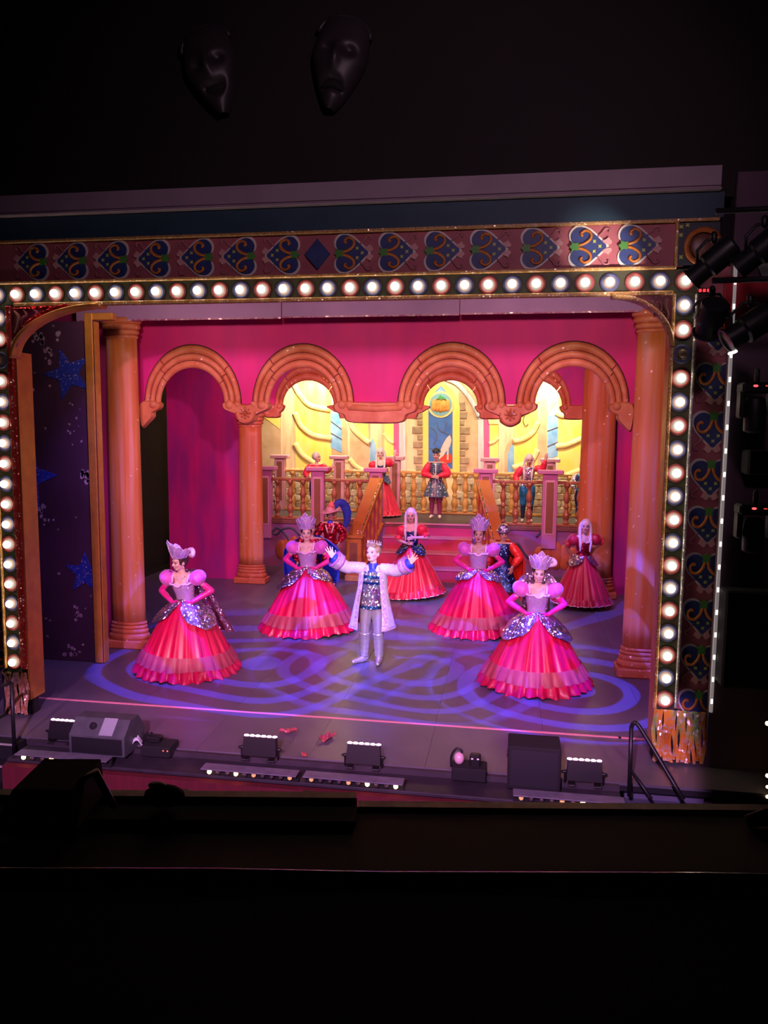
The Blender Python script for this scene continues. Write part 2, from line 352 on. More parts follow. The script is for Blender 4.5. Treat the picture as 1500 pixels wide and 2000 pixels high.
# stalls floor far below and the red apron front
wallbox('floor_stalls', (0, -7.0, -2.25), (20, 14, 0.1), mat('stalls_carpet', (0.03, 0.006, 0.008), rough=0.95), 'dark carpeted stalls floor below the balcony', 'floor')
M_redwall = mat('red_front_paint', (0.16, 0.010, 0.020), (0.12, 0.008, 0.018), scale=5, stretch=(6, 1, .5), rough=0.7)
b = MB(); b.plate([(-3.93, -2.2), (2.72, -2.2), (2.72, -0.10), (-3.93, -0.10)], -1.15, -1.05)
struct(b.build('wall_front', M_redwall), 'dark red boarded front of the stage apron')
b = MB(); b.box((-.62, -0.82, -0.12), (6.66, 0.44, 0.10), bev=0.01); b.box((-.62, -0.64, -0.06), (6.66, 0.05, 0.10)); b.box((-.62, -1.03, -0.13), (6.66, 0.06, 0.06))
struct(b.build('trim_1', mat('apron_ledge_paint', (0.045, 0.032, 0.045), (0.03, 0.022, 0.03), scale=5, rough=0.55)), 'dark ledge running along the front edge of the stage', 'ledge')
# tape
M_tape = mat('pink_tape', (0.95, 0.35, 0.38), rough=0.45)
b = MB(); b.box((-0.915, 0.61, 0.002), (7.63, 0.045, 0.004)); tag(b.build('tape_line', M_tape), 'long pink tape line across the front of the stage floor', 'tape')
b = MB(); b.box((3.08, 0.61, 0.002), (0.42, 0.045, 0.004)); tag(b.build('tape_line', M_tape), 'short end piece of pink tape by the right proscenium column', 'tape')

# ------------------------------------------------------------------ proscenium arch
PZ = 5.160; BX = 0.25126; BZ = 0.24725; LX0 = -4.540; RX0 = 3.245
pros = thing('proscenium_arch', 'ornate gilded proscenium arch edged with rows of lit marquee bulbs', 'proscenium', (-0.65, 0, 0))
M_band = mat('dark_green_band', (0.035, 0.055, 0.022), (0.06, 0.03, 0.02), scale=8, rough=0.55)
b = MB(); b.box((-0.72, 0.07, PZ + 0.005), (8.26, 0.12, 0.235)); b.build('bulb_board', M_band, pros)
b = MB(); b.box((RX0 + 0.015, 0.07, 2.80), (0.20, 0.12, 4.49)); b.build('bulb_board', M_band, pros)
b = MB(); b.box((LX0, 0.07, 2.80), (0.20, 0.12, 4.49)); b.build('bulb_board', M_band, pros)
b = MB(); b.box((-0.78, 0.08, 5.535), (8.0, 0.10, 0.45)); b.build('frieze_board', M_rose, pros)
b = MB(); b.box((3.53, 0.08, 2.95), (0.34, 0.10, 4.70)); b.build('frieze_board', M_rose, pros)
b = MB(); b.box((-4.80, 0.08, 2.95), (0.30, 0.10, 4.70)); b.build('frieze_board', M_rose, pros)
def trim_bar(p0, p1, w, m, nm='gilt_trim'):
    b = MB(); c = [(p0[i] + p1[i]) / 2 for i in range(3)]; d = [abs(p1[i] - p0[i]) for i in range(3)]
    b.box(c, (max(d[0], w), 0.05, max(d[2], w)), bev=0.008); return b.build(nm, m, pros)
trim_bar((-4.85, 0.0, 5.298), (3.15, 0.0, 5.298), 0.035, M_gilt); trim_bar((-4.85, 0.0, 5.765), (3.55, 0.0, 5.765), 0.035, M_gilt)
trim_bar((-4.33, 0.0, 5.040), (3.13, 0.0, 5.040), 0.045, M_gilt)
trim_bar((3.365, 0.0, 0.62), (3.365, 0.0, 5.03), 0.03, mat('silver_glitter', (0.30, 0.26, 0.30), rough=.4, glit=.3, gscale=60)); trim_bar((3.14, 0.0, 0.60), (3.14, 0.0, 5.03), 0.035, M_gilt)
trim_bar((3.14, 0.0, 5.30), (3.14, 0.0, 5.76), 0.03, M_gilt)
trim_bar((-4.405, 0.0, 0.60), (-4.405, 0.0, 5.03), 0.07, mat('red_foil', (0.45, 0.02, 0.02), rough=.35, metal=.4, glit=.10, gscale=60), 'foil_trim'); trim_bar((-4.65, 0.0, 0.60), (-4.65, 0.0, 5.03), 0.03, M_gilt)
b = MB(); b.box((-4.36, 0.17, 2.35), (0.03, 0.30, 4.3)); b.build('reveal', M_gold, pros)
b = MB(); b.box((3.155, 0.17, 2.6), (0.03, 0.30, 4.9)); b.build('reveal', M_gold, pros)
# blue-green fascia above the frieze
b = MB(); b.box((-0.7, 0.03, 5.905), (8.56, 0.10, 0.25)); b.build('fascia', mat('teal_paint', (0.030, 0.075, 0.115), (0.024, 0.06, 0.095), scale=2, rough=0.6), pros)
# rings and bulbs
def ringmesh(c_out, c_in, nm):
    b = MB()
    b.lathe([(0.060, 0.0), (0.098, 0.0), (0.100, 0.010), (0.094, 0.016), (0.066, 0.014), (0.060, 0.004)], seg=20, caps=False, mi=0)
    b.lathe([(0.0005, -0.002), (0.030, 0.0), (0.060, 0.004), (0.064, 0.014)], seg=20, caps=False, mi=1)
    b.xf(lambda p: V(p.x, -p.z, p.y)); return b.mesh(nm, [mat('ring_' + nm, c_out, rough=.55), mat('cup_' + nm, c_in, rough=.4)], True)
R1 = ringmesh((0.26, 0.045, 0.05), (0.14, 0.125, 0.13), 'bulb_ring'); R2 = ringmesh((0.05, 0.05, 0.15), (0.15, 0.10, 0.09), 'bulb_ring_blue')
M_bulb = mat('lit_bulb', (1.0, 0.86, 0.66), emit=8.0); M_bulboff = mat('unlit_bulb', (0.20, 0.14, 0.10), rough=0.15)
bulbm = MB(); bulbm.ell((0, -0.052, 0), (0.045, 0.040, 0.045), 12, 8); bm_on = bulbm.mesh('bulb', M_bulb, True)
bulbm = MB(); bulbm.ell((0, -0.052, 0), (0.045, 0.040, 0.045), 12, 8); bm_off = bulbm.mesh('bulb_unlit', M_bulboff, True)
def put_bulb(x, z, k, lit=True):
    r = link('bulb_ring', R1 if k % 2 == 0 else R2, pros, loc=(x + 0.65, 0.008, z))
    link('bulb', bm_on if lit else bm_off, r)
for i in range(-1, 31): put_bulb(LX0 + 0.247 + BX * i if i >= 0 else LX0, PZ, i)
for j in range(1, 19):
    put_bulb(RX0, PZ - BZ * j, j, j != 3); put_bulb(LX0, PZ - BZ * j - 0.02, j, j != 3)

# painted ornaments: twin lobes and a pointed tip
def smooth_closed(pts, n=6):
    out = []; N_ = len(pts)
    for i in range(N_):
        p0, p1, p2, p3 = [Vector((*pts[(i + k - 1) % N_], 0)) for k in range(4)]
        for k in range(n):
            t = k / n; q = 0.5 * ((2 * p1) + (-p0 + p2) * t + (2 * p0 - 5 * p1 + 4 * p2 - p3) * t * t + (-p0 + 3 * p1 - 3 * p2 + p3) * t ** 3); out.append((q.x, q.y))
    return out
def smooth_open(pts, n=6):
    P_ = [Vector(p) for p in pts]; P_ = [P_[0] * 2 - P_[1]] + P_ + [P_[-1] * 2 - P_[-2]]; out = []
    for i in range(1, len(P_) - 2):
        for k in range(n):
            t = k / n; p0, p1, p2, p3 = P_[i - 1:i + 3]
            out.append(0.5 * ((2 * p1) + (-p0 + p2) * t + (2 * p0 - 5 * p1 + 4 * p2 - p3) * t * t + (-p0 + 3 * p1 - 3 * p2 + p3) * t ** 3))
    return out + [P_[-2]]
half = [(-0.105, 0.0), (-0.150, 0.055), (-0.155, 0.115), (-0.115, 0.165), (-0.055, 0.175), (0.005, 0.150), (0.05, 0.115), (0.12, 0.05), (0.165, 0.0)]
bodyp = half + [(x, -z) for x, z in half[-2:0:-1]]
grow = lambda ps, k: [(x * k + (0.004 if x > 0 else -0.001), z * k) for x, z in ps]
M_oblue = mat('ornament_blue', (0.03, 0.045, 0.17), (0.04, 0.06, 0.22), scale=12, rough=.5); M_owhite = mat('ornament_white', (0.78, 0.70, 0.64), rough=.5)
M_oorange = mat('ornament_orange', (0.62, 0.20, 0.03), (0.45, 0.10, 0.02), scale=18, rough=.45); M_ogreen = mat('ornament_green', (0.08, 0.26, 0.05), rough=.5)
M_oyel = mat('ornament_yellow_green', (0.50, 0.55, 0.12), rough=.5); M_opink = mat('ornament_pink', (0.70, 0.34, 0.34), rough=.5)
om = MB(); om.plate(smooth_closed(bodyp, 3), -0.020, 0.0); om_body = om.mesh('ornament', M_oblue)
om = MB(); om.plate(smooth_closed(grow(bodyp, 1.12), 3), -0.012, 0.001); om_out = om.mesh('outline', M_owhite)
om = MB(); om.tube(smooth_open([(-0.10, -0.02, 0.01), (-0.03, -0.024, 0.03), (0.02, -0.024, 0.075), (0.015, -0.024, 0.125), (-0.035, -0.024, 0.145), (-0.07, -0.024, 0.115), (-0.05, -0.024, 0.095)], 4), [0.006] + [0.014] * 23 + [0.006], 6)
om_scr = om.mesh('scroll', M_oorange, True)
om = MB(); om.plate(smooth_closed([(-0.175, 0), (-0.15, 0.022), (-0.155, 0.045), (-0.12, 0.03), (-0.09, 0.035), (-0.085, 0), (-0.09, -0.035), (-0.12, -0.03), (-0.155, -0.045), (-0.15, -0.022)], 2), -0.03, -0.01); om_leaf = om.mesh('leaf', M_ogreen)
om_sprig = []
for (cx, cz) in ((0.055, 0.045), (0.055, -0.045), (0.105, 0.0)):
    om = MB(); om.plate([(cx + 0.021 * math.cos(q * PI / 4) * (1 if q % 2 else .5), cz + 0.021 * math.sin(q * PI / 4) * (1 if q % 2 else .5)) for q in range(8)], -0.026, -0.018); om_sprig.append(om.mesh('sprig', M_oyel))

om = MB(); om.plate(smooth_closed([(0.125, 0.045), (0.16, 0.02), (0.20, 0.015), (0.215, 0.04), (0.195, 0.06), (0.185, 0.08), (0.165, 0.065)], 2), -0.022, 0.0); om_ac = om.mesh('acanthus', M_opink)
om = MB(); om.tube(smooth_open([(0.08, -0.008, 0.085), (0.12, -0.008, 0.12), (0.15, -0.008, 0.16), (0.19, -0.008, 0.155), (0.185, -0.008, 0.125)], 4), 0.011, 6); om_curl = om.mesh('curl', mat('ornament_rose', (0.45, 0.16, 0.18), rough=.5), True)
def put_orn(x, z, flip=1, rot=0.0, s=1.0, y=0.03):
    o = link('ornament', om_body, pros, loc=(x + 0.65, y, z), rot=(0, rot, 0), scale=(s * flip, 1, s))
    link('outline', om_out, o); link('leaf', om_leaf, o); [link('sprig', q, o) for q in om_sprig]
    for q in (1, -1):
        link('scroll', om_scr, o, scale=(1, 1, q)); link('acanthus', om_ac, o, scale=(1, 1, q)); link('curl', om_curl, o, scale=(1, 1, q))
oxs = [p[0] for p in [(-4.062, 5.541), (-3.562, 5.540), (-3.052, 5.538), (-2.551, 5.531), (-2.028, 5.535), (-1.526, 5.527), (-1.022, 5.520), (-0.279, 5.523), (0.214, 5.531), (0.715, 5.528), (1.206, 5.526), (1.742, 5.522), (2.241, 5.524), (2.739, 5.541)]]
for i, x in enumerate(oxs): put_orn(x + (-0.02 if i < 7 else 0.02), 5.533, -1 if i < 7 else 1, 0, 1.12)
o = MB(); o.plate([(-0.79, 5.533), (-0.645, 5.70), (-0.50, 5.533), (-0.645, 5.37)], -0.002, 0.03); o.build('diamond', M_oblue, pros)
for j in range(9): put_orn(3.60, 4.64 - 0.500 * j, 1, PI / 2, 1.12)
for j in range(9): put_orn(-4.84, 4.64 - 0.500 * j, 1, PI / 2, 1.12)
# corner medallion
b = MB(); b.box((3.35, 0.07, 5.535), (0.42, 0.12, 0.43)); b.build('corner_block', mat('corner_blue', (0.02, 0.03, 0.05), rough=.5), pros)
b = MB(); b.lathe([(0.14, 0), (0.19, 0), (0.19, 0.02), (0.14, 0.02), (0.14, 0)], seg=24, caps=False); b.xf(lambda p: V(p.x + 3.40, -p.z - 0.0, p.y + 5.50)); b.build('medallion_ring', M_oorange, pros, True)
b = MB(); b.ell((3.40, 0.0, 5.50), (0.13, 0.03, 0.13), 16, 8); b.build('medallion', mat('medallion_brown', (0.16, 0.05, 0.04), (0.25, 0.10, 0.06), scale=25, rough=.4), pros, True)
for (x, z) in ((3.18, 5.70), (3.24, 5.715), (3.18, 5.62), (3.19, 5.40)):
    b = MB(); b.plate([(x + 0.028 * math.cos(q * PI / 4) * (1 if q % 2 else .5), z + 0.028 * math.sin(q * PI / 4) * (1 if q % 2 else .5)) for q in range(8)], -0.006, 0.01); b.build('sprig', M_oyel, pros)
# curved corner brackets
def bracket(pts_edge, corner, m, nm='corner_bracket'):
    b = MB(); b.plate(pts_edge + corner, -0.01, 0.06); return b.build(nm, m, pros)
M_brk = mat('bracket_rose', (0.30, 0.05, 0.06), (0.20, 0.03, 0.05), scale=9, rough=.5, glit=.03, gscale=60)
le = [(-4.37 + 1.15 * (1 - math.cos(q)), 4.42 + 0.60 * math.sin(q)) for q in [PI / 2 * k / 14 for k in range(15)]]
bracket(le, [(-4.37, 5.02)], M_brk)
b = MB(); b.tube([(x, 0.03, z) for x, z in le], 0.035, 8, flat=(1, 3.2, 1)); b.build('bracket_rim', M_gold, pros, True)
re_ = [(3.14 - 0.62 * (1 - math.cos(q)), 4.50 + 0.52 * math.sin(q)) for q in [PI / 2 * k / 14 for k in range(15)]]
bracket(re_, [(3.14, 5.02)], M_brk)
b = MB(); b.tube([(x, 0.03, z) for x, z in re_], 0.03, 8, flat=(1, 3.2, 1)); b.build('bracket_rim', M_gilt, pros, True)
def leafy(pts, w, nm, m):
    b = MB(); P_ = smooth_open([(x, -0.02, z) for x, z in pts], 5); n = len(P_); b.tube(P_, [w * (0.35 + 0.65 * math.sin(PI * (k + .6) / n)) for k in range(n)], 6); b.build(nm, m, pros, True)
M_drk = mat('bracket_brown', (0.14, 0.035, 0.03), rough=.5)
for p in ([(2.86, 4.97), (2.93, 4.93), (2.97, 4.87), (2.95, 4.80)], [(3.0, 4.95), (3.02, 4.88), (2.99, 4.83), (3.04, 4.78)], [(3.07, 4.98), (3.05, 4.90), (3.08, 4.82), (3.06, 4.74)], [(2.96, 4.86), (3.02, 4.84), (3.08, 4.86)]): leafy(p, 0.022, 'bracket_scroll', M_drk)
for p in ([(-4.32, 4.97), (-4.26, 4.90), (-4.28, 4.80), (-4.33, 4.72)], [(-4.20, 4.98), (-4.16, 4.92), (-4.22, 4.87), (-4.24, 4.78)], [(-4.08, 4.98), (-4.02, 4.95), (-4.06, 4.90)], [(-4.33, 4.66), (-4.30, 4.60), (-4.33, 4.54)]): leafy(p, 0.022, 'bracket_scroll', M_rose)
M_redg = mat('red_glitter', (0.65, 0.01, 0.015), rough=.3, glit=1.0, gscale=45)
b = MB(); b.tube([(x - 0.02, -0.02, z + 0.05) for x, z in le[5:12]], [.008, .02, .026, .028, .026, .02, .008], 6); b.build('glitter_swag', M_redg, pros, True)
b = MB(); b.tube([(-4.33, -0.02, 5.0), (-4.1, -0.02, 5.0), (-3.9, -0.02, 5.005), (-3.7, -0.02, 5.0)], [.006, .018, .022, .006], 6); b.build('glitter_swag', M_redg, pros, True)
# foil fringe at the feet of the columns
M_foil = mat('rainbow_foil', (0.75, 0.22, 0.03), (0.20, 0.55, 0.10), scale=7, stretch=(1, 1, .35), rough=.3, metal=.2, c3=(0.85, 0.30, 0.04), glit=.35, gscale=30)
M_foilg = mat('gold_foil', (0.75, 0.36, 0.18), (0.55, 0.20, 0.10), scale=12, rough=.25, metal=.45, glit=.4, gscale=30)
def fringe(x0, x1, n, m, zt):
    for i in range(n):
        x = x0 + (x1 - x0) * (i + .5) / n; w_ = (x1 - x0) / n * 1.2; ph = random.random() * 6; l = zt - random.uniform(.02, .06)
        b = MB(); b.grid(lambda u, v: (x + (u - .5) * w_ * (1 - .15 * v) + .014 * math.sin(ph + v * 7), -0.02 - 0.03 * v + .012 * math.sin(ph * 2 + v * 9 + u * 2), zt - l * v), 2, 8)
        b.build('foil_strip', m, pros, True)
fringe(3.13, 3.68, 16, M_foil, 0.60); fringe(-4.66, -4.34, 9, M_foilg, 0.56)
b = MB(); b.box((3.40, 0.12, 0.30), (0.50, 0.14, 0.60)); b.build('column_foot', M_black, pros)
b = MB(); b.box((-4.55, 0.12, 0.30), (0.40, 0.14, 0.60)); b.build('column_foot', M_black, pros)
# strip of pixel light on the outer edge
b = MB(); b.box((3.708, -0.075, 3.00), (0.035, 0.03, 4.75), bev=.006); strip = b.build('light_strip', mat('strip_diffuser', (0.55, 0.48, 0.48), rough=.4, emit=0.30), pros)
b = MB(); b.box((0, 0, 0), (0.022, 0.006, 0.05), bev=.003); ledm = b.mesh('led', mat('led_pixel', (1.0, 0.95, 0.82), emit=2.6))
for j in range(19): link('led', ledm, strip, loc=(3.708 + 0.65, -0.092, 0.75 + 0.243 * j))
# cornice
M_corn = mat('cornice_mauve', (0.42, 0.30, 0.37), (0.36, 0.26, 0.33), scale=2.5, rough=.6)
b = MB(); prof = [(0.05, 6.035), (-0.085, 6.035), (-0.095, 6.045), (-0.085, 6.058), (-0.05, 6.062), (-0.05, 6.075), (-0.07, 6.082), (-0.07, 6.270), (0.05, 6.270)]
v = [(x, y, z) for x in (-7.5, 3.53) for y, z in prof]; n = len(prof)
b.add(v, [(i, (i + 1) % n, n + (i + 1) % n, n + i) for i in range(n)] + [tuple(range(n)), tuple(range(2 * n - 1, n - 1, -1))])
struct(b.build('trim_2', M_corn), 'pale mauve moulded cornice above the proscenium', 'cornice')


# ------------------------------------------------------------------ arcades
def ring_seg(cx, cz, ri, ro, a0, a1, y, h, n=12):
    """a rounded stone moulding following an elliptical arch"""
    b = MB(); prof = [(0.0, 0.02), (0.06, -0.5), (0.25, -0.86), (0.5, -1.0), (0.75, -0.86), (0.94, -0.5), (1.0, 0.02)]
    def fn(u, v):
        a = math.radians(a0 + (a1 - a0) * u); k = v * (len(prof) - 1); i = min(int(k), len(prof) - 2); t = k - i
        r, d = [prof[i][q] * (1 - t) + prof[i + 1][q] * t for q in (0, 1)]
        rx = ri[0] + (ro[0] - ri[0]) * r; rz = ri[1] + (ro[1] - ri[1]) * r
        return (cx + rx * math.cos(a), y + d * h, cz + rz * math.sin(a))
    b.grid(fn, n, 6)
    # closed ends
    k = len(prof)
    for e in (0, n): b.f.append(tuple(e + (n + 1) * j for j in range(7))); b.mi.append(0)
    return b
def arch(root, cx, cz, rings, y, joints, m):
    for (ri, ro, h), (jl, jr) in zip(rings, joints):
        for a0, a1 in ((180, jl + .6), (jl - .6, jr + .6), (jr - .6, 0)):
            ring_seg(cx, cz, ri, ro, a0, a1, y, h).build('arch_stone', m, root, 'auto')
def rosette(root, x, z, y, r, m):
    b = MB()
    for k in range(8):
        a = k * PI / 4; b.ell((x + r * .6 * math.cos(a), y, z + r * .6 * math.sin(a)), (r * .40, 0.014, r * .16), 8, 5, M=Matrix.Rotation(-a, 3, 'Y'))
    b.ell((x, y - .008, z), (r * .2, .02, r * .2), 8, 5); b.build('rosette', m, root, True)
M_stoned = mat('orange_stone_dark', (0.50, 0.11, 0.03), (0.60, 0.18, 0.07), scale=6, rough=.5, glit=.02, gscale=38)
AY = 3.40
arc1 = thing('arcade_flat', 'magenta arcade flat nearest the audience with four orange stone arches', 'arcade', (-0.6, AY, 0))
CX = (-3.565, -1.73, 0.61, 2.42); SZ = 4.00
poly = [(-4.62, 5.95), (-4.62, 3.86)]
for c in CX: poly += [(x, z) for x, z in arc(c, SZ, 0.68, 0.76, 180, 0, 18)]
poly[2:2] = [(-4.25, 3.86)]; 
poly += [(3.12, 3.86), (3.42, 3.86), (3.42, 5.95)]
b = MB(); b.plate(poly, AY, AY + 0.05); b.build('painted_wall', M_magenta, arc1)
rings1 = [((.54, .57), (.632, .69), .045), ((.632, .69), (.724, .80), .065), ((.724, .80), (.815, .93), .055)]
for c in CX: arch(arc1, c, SZ, rings1, AY, ((142, 32), (136, 36), (130, 40)), M_stone)
# outer dark paint line round each arch
for c in CX:
    b = MB(); b.tube([(x, AY, z) for x, z in arc(c, SZ, .822, .938, 180, 0, 24)], 0.011, 6); b.build('outline', M_line, arc1, True)
    for rx_, rz_ in ((.632, .69), (.724, .80)): b = MB(); b.tube([(x, AY - .012, z) for x, z in arc(c, SZ, rx_, rz_, 180, 0, 24)], 0.010, 6); b.build('outline', M_line, arc1, True)
def corbel(root, pts, y, nm='corbel', m=None, t=0.09):
    b = MB(); b.plate(smooth_closed(pts, 4), y - t, y + 0.03, bev=0.03); return b.build(nm, m or M_stone, root, 'auto')
def curl(root, x, z, y, r, m=None):
    b = MB(); b.ell((x, y, z), (r, r * .7, r), 12, 8); b.build('scroll', m or M_stone, root, True)
for cx in ((CX[0] + CX[1]) / 2, (CX[2] + CX[3]) / 2):
    w_ = (CX[1] - CX[0]) / 2 - .54
    corbel(arc1, [(cx - w_, 4.02), (cx - w_ - .01, 3.93), (cx - w_ + .10, 3.87), (cx - .17, 3.82), (cx - .15, 3.73), (cx, 3.66), (cx + .15, 3.73), (cx + .17, 3.82), (cx + w_ - .10, 3.87), (cx + w_ + .01, 3.93), (cx + w_, 4.02), (cx + .12, 4.00), (cx, 3.99), (cx - .12, 4.00)], AY)
    b = MB(); b.tube([(x, AY - .09, z) for x, z in arc(cx, 3.86, .155, .165, 175, 365, 14)], .014, 6); b.build('corbel_rim', M_stoned, arc1, True)
    rosette(arc1, cx, 3.85, AY - .10, .10, M_stoned)
    for q in (-1, 1): curl(arc1, cx + q * (w_ - .11), 3.98, AY - .07, .075); curl(arc1, cx + q * (w_ - .24), 3.985, AY - .06, .06)
x0, x1 = CX[1] + .53, CX[2] - .53
corbel(arc1, [(x0, 4.02), (x0 - .005, 3.90), (x0 + .13, 3.84), (x0 + .17, 3.75), (x0 + .30, 3.71), ((x0 + x1) / 2, 3.70), (x1 - .30, 3.71), (x1 - .17, 3.75), (x1 - .13, 3.84), (x1 + .005, 3.90), (x1, 4.02), (x1 - .3, 4.035), (x0 + .3, 4.035)], AY, 'lintel')
b = MB(); b.tube([(x0 + .22, AY - .085, 3.95), ((x0 + x1) / 2, AY - .09, 3.93), (x1 - .22, AY - .085, 3.95)], .05, 10, flat=(1, .6, 1)); b.build('lintel_moulding', M_stone, arc1, True)
for q in (x0 + .12, x0 + .24, x1 - .12, x1 - .24): curl(arc1, q, 3.985, AY - .07, .07)
for q, e in ((-1, CX[0] - .54), (1, CX[3] + .54)):
    corbel(arc1, [(e, 4.02), (e - q * .005, 3.92), (e + q * .10, 3.87), (e + q * .12, 3.78), (e + q * .22, 3.68), (e + q * .33, 3.62), (e + q * .34, 4.02)], AY)
    curl(arc1, e + q * .10, 3.98, AY - .07, .07)
# tall pillars
def pillar(name, label, x, y, r, h, sy=.55, base=1.28, group=None):
    t = thing(name, label, 'pillar', (x, y, 0), 0, group)
    b = MB(); n = 14
    pr_ = [(r * (1.0 - 0.10 * (k / n)), 0.44 + (h - 0.44 - 0.30) * k / n) for k in range(n + 1)]
    b.lathe(pr_, seg=28, sy=sy); b.build('shaft', M_pillar, t, True, local=True)
    b = MB(); b.box((0, 0, 0.07), (2 * r * base, 2 * r * base * sy, 0.14), bev=.02); b.build('plinth', M_stoned, t, local=True)
    for z, rr, hh in ((.19, 1.22, .055), (.28, 1.14, .045), (.35, 1.10, .035), (.41, 1.06, .03)):
        b = MB(); b.lathe([(r * (rr - .10), z - hh), (r * rr, z - hh * .5), (r * (rr + .02), z), (r * rr, z + hh * .5), (r * (rr - .10), z + hh)], seg=28, sy=sy); b.build('base_ring', M_stoned, t, True, local=True)
    for z, rr, hh in ((h - .29, .96, .03), (h - .22, 1.03, .04), (h - .13, 1.10, .05), (h - .04, 1.18, .05)):
        b = MB(); b.lathe([(r * (rr - .10), z - hh), (r * rr, z - hh * .5), (r * (rr + .02), z), (r * rr, z + hh * .5), (r * (rr - .10), z + hh)], seg=28, sy=sy); b.build('capital_ring', M_stone, t, True, local=True)
    return t
pillar('stage_pillar', 'tall orange pillar beside the dark star panel', -4.625, 3.13, .285, 5.32)
pillar('stage_pillar', 'tall orange pillar next to the right proscenium column', 3.545, 3.11, .30, 5.32)
pillar('stage_pillar', 'slimmer orange pillar left of the gallery balustrade', -4.38, 8.60, .30, 3.95)
pillar('stage_pillar', 'broad orange pillar behind the right-hand arch', 3.41, 8.62, .38, 5.7)
# border cloth behind the header
b = MB(); b.plate([(-5.30, 6.3), (-5.30, 5.265), (-1.95, 5.275), (-1.945, 6.3)], 2.98, 3.0); bd = b.build('border_cloth', M_lilac); tag(bd, 'lilac border cloth with glitter hem, left piece above the arches', 'border')
b = MB(); b.plate([(-1.935, 6.3), (-1.935, 5.275), (0.74, 5.285), (0.74, 6.3)], 2.98, 3.0); bd2 = b.build('border_cloth', M_lilac); tag(bd2, 'lilac border cloth, middle piece above the two centre arches', 'border')
b = MB(); b.plate([(0.75, 6.3), (0.75, 5.285), (4.2, 5.295), (4.2, 6.3)], 2.98, 3.0); bd3 = b.build('border_cloth', M_lilac); tag(bd3, 'lilac border cloth, right piece above the right-hand arch', 'border')
for bb, xa, xb, za in ((bd, -5.3, -1.95, 5.262), (bd2, -1.935, .74, 5.272), (bd3, .75, 4.2, 5.282)):
    c = MB(); c.box(((xa + xb) / 2, 2.975, za + .014), (xb - xa - .01, .012, .022)); c.build('glitter_hem', mat('hem_glitter', (.45, .10, .25), rough=.4, glit=.5, gscale=28), bb)
# plum wing flat left of the pillar
b = MB(); b.plate([(-6.4, 0), (-4.95, 0), (-4.95, 5.9), (-6.4, 5.9)], 3.5, 3.55); tag(b.build('wing_flat', M_plum), 'dark plum wing flat behind the left orange pillar', 'flat')
b = MB(); b.plate([(3.7, 0), (5.6, 0), (5.6, 5.9), (3.7, 5.9)], 3.5, 3.55); tag(b.build('wing_flat', M_plum), 'plum wing flat behind the right orange pillar', 'flat')

AY2 = 8.9
arc2 = thing('arcade_flat', 'magenta arcade flat behind the dancers with three orange arches', 'arcade', (-0.6, AY2, 0))
CX2 = (-3.08, 0.20, 2.04); SZ2 = 4.14
poly = [(-6.55, 6.4), (-6.55, 0), (-4.50, 0), (-4.50, 3.95), (-3.85, 3.95)]
for c in CX2: poly += [(x, z) for x, z in arc(c, SZ2, 0.70, 0.74, 180, 0, 18)]
poly += [(2.85, 3.95), (3.30, 3.95), (3.30, 0), (5.9, 0), (5.9, 6.4)]
b = MB(); b.plate(poly, AY2, AY2 + .05); b.build('painted_wall', mat('magenta_streaked_paint', (0.74, 0.012, 0.22), (0.40, 0.02, 0.26), scale=1.3, stretch=(2.2, 1, .45), rough=.6), arc2)
rings2 = [((.60, .57), (.69, .74), .05), ((.69, .74), (.80, .92), .07)]
for c in CX2: arch(arc2, c, SZ2, rings2, AY2, ((140, 36), (132, 42)), M_stone)
for xa, xb in ((-4.20, CX2[0] - .59), (CX2[0] + .59, CX2[1] - .59), (CX2[1] + .59, CX2[2] - .59), (CX2[2] + .59, 3.2)):
    if xb - xa > .8: corbel(arc2, [(xa, 4.16), (xa, 4.02), (xa + .12, 3.97), (xa + .16, 3.88), (xa + .3, 3.85), (xb - .3, 3.85), (xb - .16, 3.88), (xb - .12, 3.97), (xb, 4.02), (xb, 4.16)], AY2, 'lintel')
    else:
        corbel(arc2, [(xa, 4.16), (xa, 4.03), (xa + .06, 3.98), (xa + .08, 3.87), (xa + (xb - xa) / 2, 3.85), (xb - .08, 3.87), (xb - .06, 3.98), (xb, 4.03), (xb, 4.16)], AY2)
    for q in (xa + .08, xb - .08): curl(arc2, q, 4.12, AY2 - .07, .07)

# ------------------------------------------------------------------ gallery platform, stairs, balustrades
GZ = 1.25; GY = 10.75
M_gfloor = mat('gallery_floor', (0.06, 0.045, 0.05), rough=.5)
M_gfront = mat('gallery_front_paint', (0.36, 0.11, 0.28), (0.46, 0.10, 0.20), scale=1.2, rough=.6, c3=(.30, .12, .34))
M_mauve = mat('mauve_paint', (0.62, 0.22, 0.42), (0.56, 0.20, 0.40), scale=3, rough=.55)
M_brown = mat('turned_wood_paint', (0.33, 0.10, 0.05), (0.42, 0.15, 0.06), scale=8, rough=.4, glit=.02, gscale=40)
M_panel = mat('panel_brown', (0.27, 0.09, 0.05), (0.32, 0.12, 0.06), scale=3, rough=.5)
M_golden = mat('golden_rail_paint', (0.66, 0.36, 0.08), (0.55, 0.28, 0.06), scale=6, rough=.45)
M_rail = mat('orange_rail_paint', (0.56, 0.20, 0.03), (0.50, 0.16, 0.03), scale=3, rough=.45, glit=.01, gscale=40)
gal = thing('gallery_platform', 'raised gallery platform with a painted purple front', 'platform', (-0.6, GY, 0))
b = MB(); b.box((-0.7, (GY + 14.1) / 2, GZ - .05), (9.6, 14.1 - GY, .10)); b.build('deck', M_gfloor, gal)
b = MB(); b.plate([(-5.5, 0), (4.1, 0), (4.1, GZ - .1), (-5.5, GZ - .1)], GY + .02, GY + .08); b.build('front_panel', M_gfront, gal)
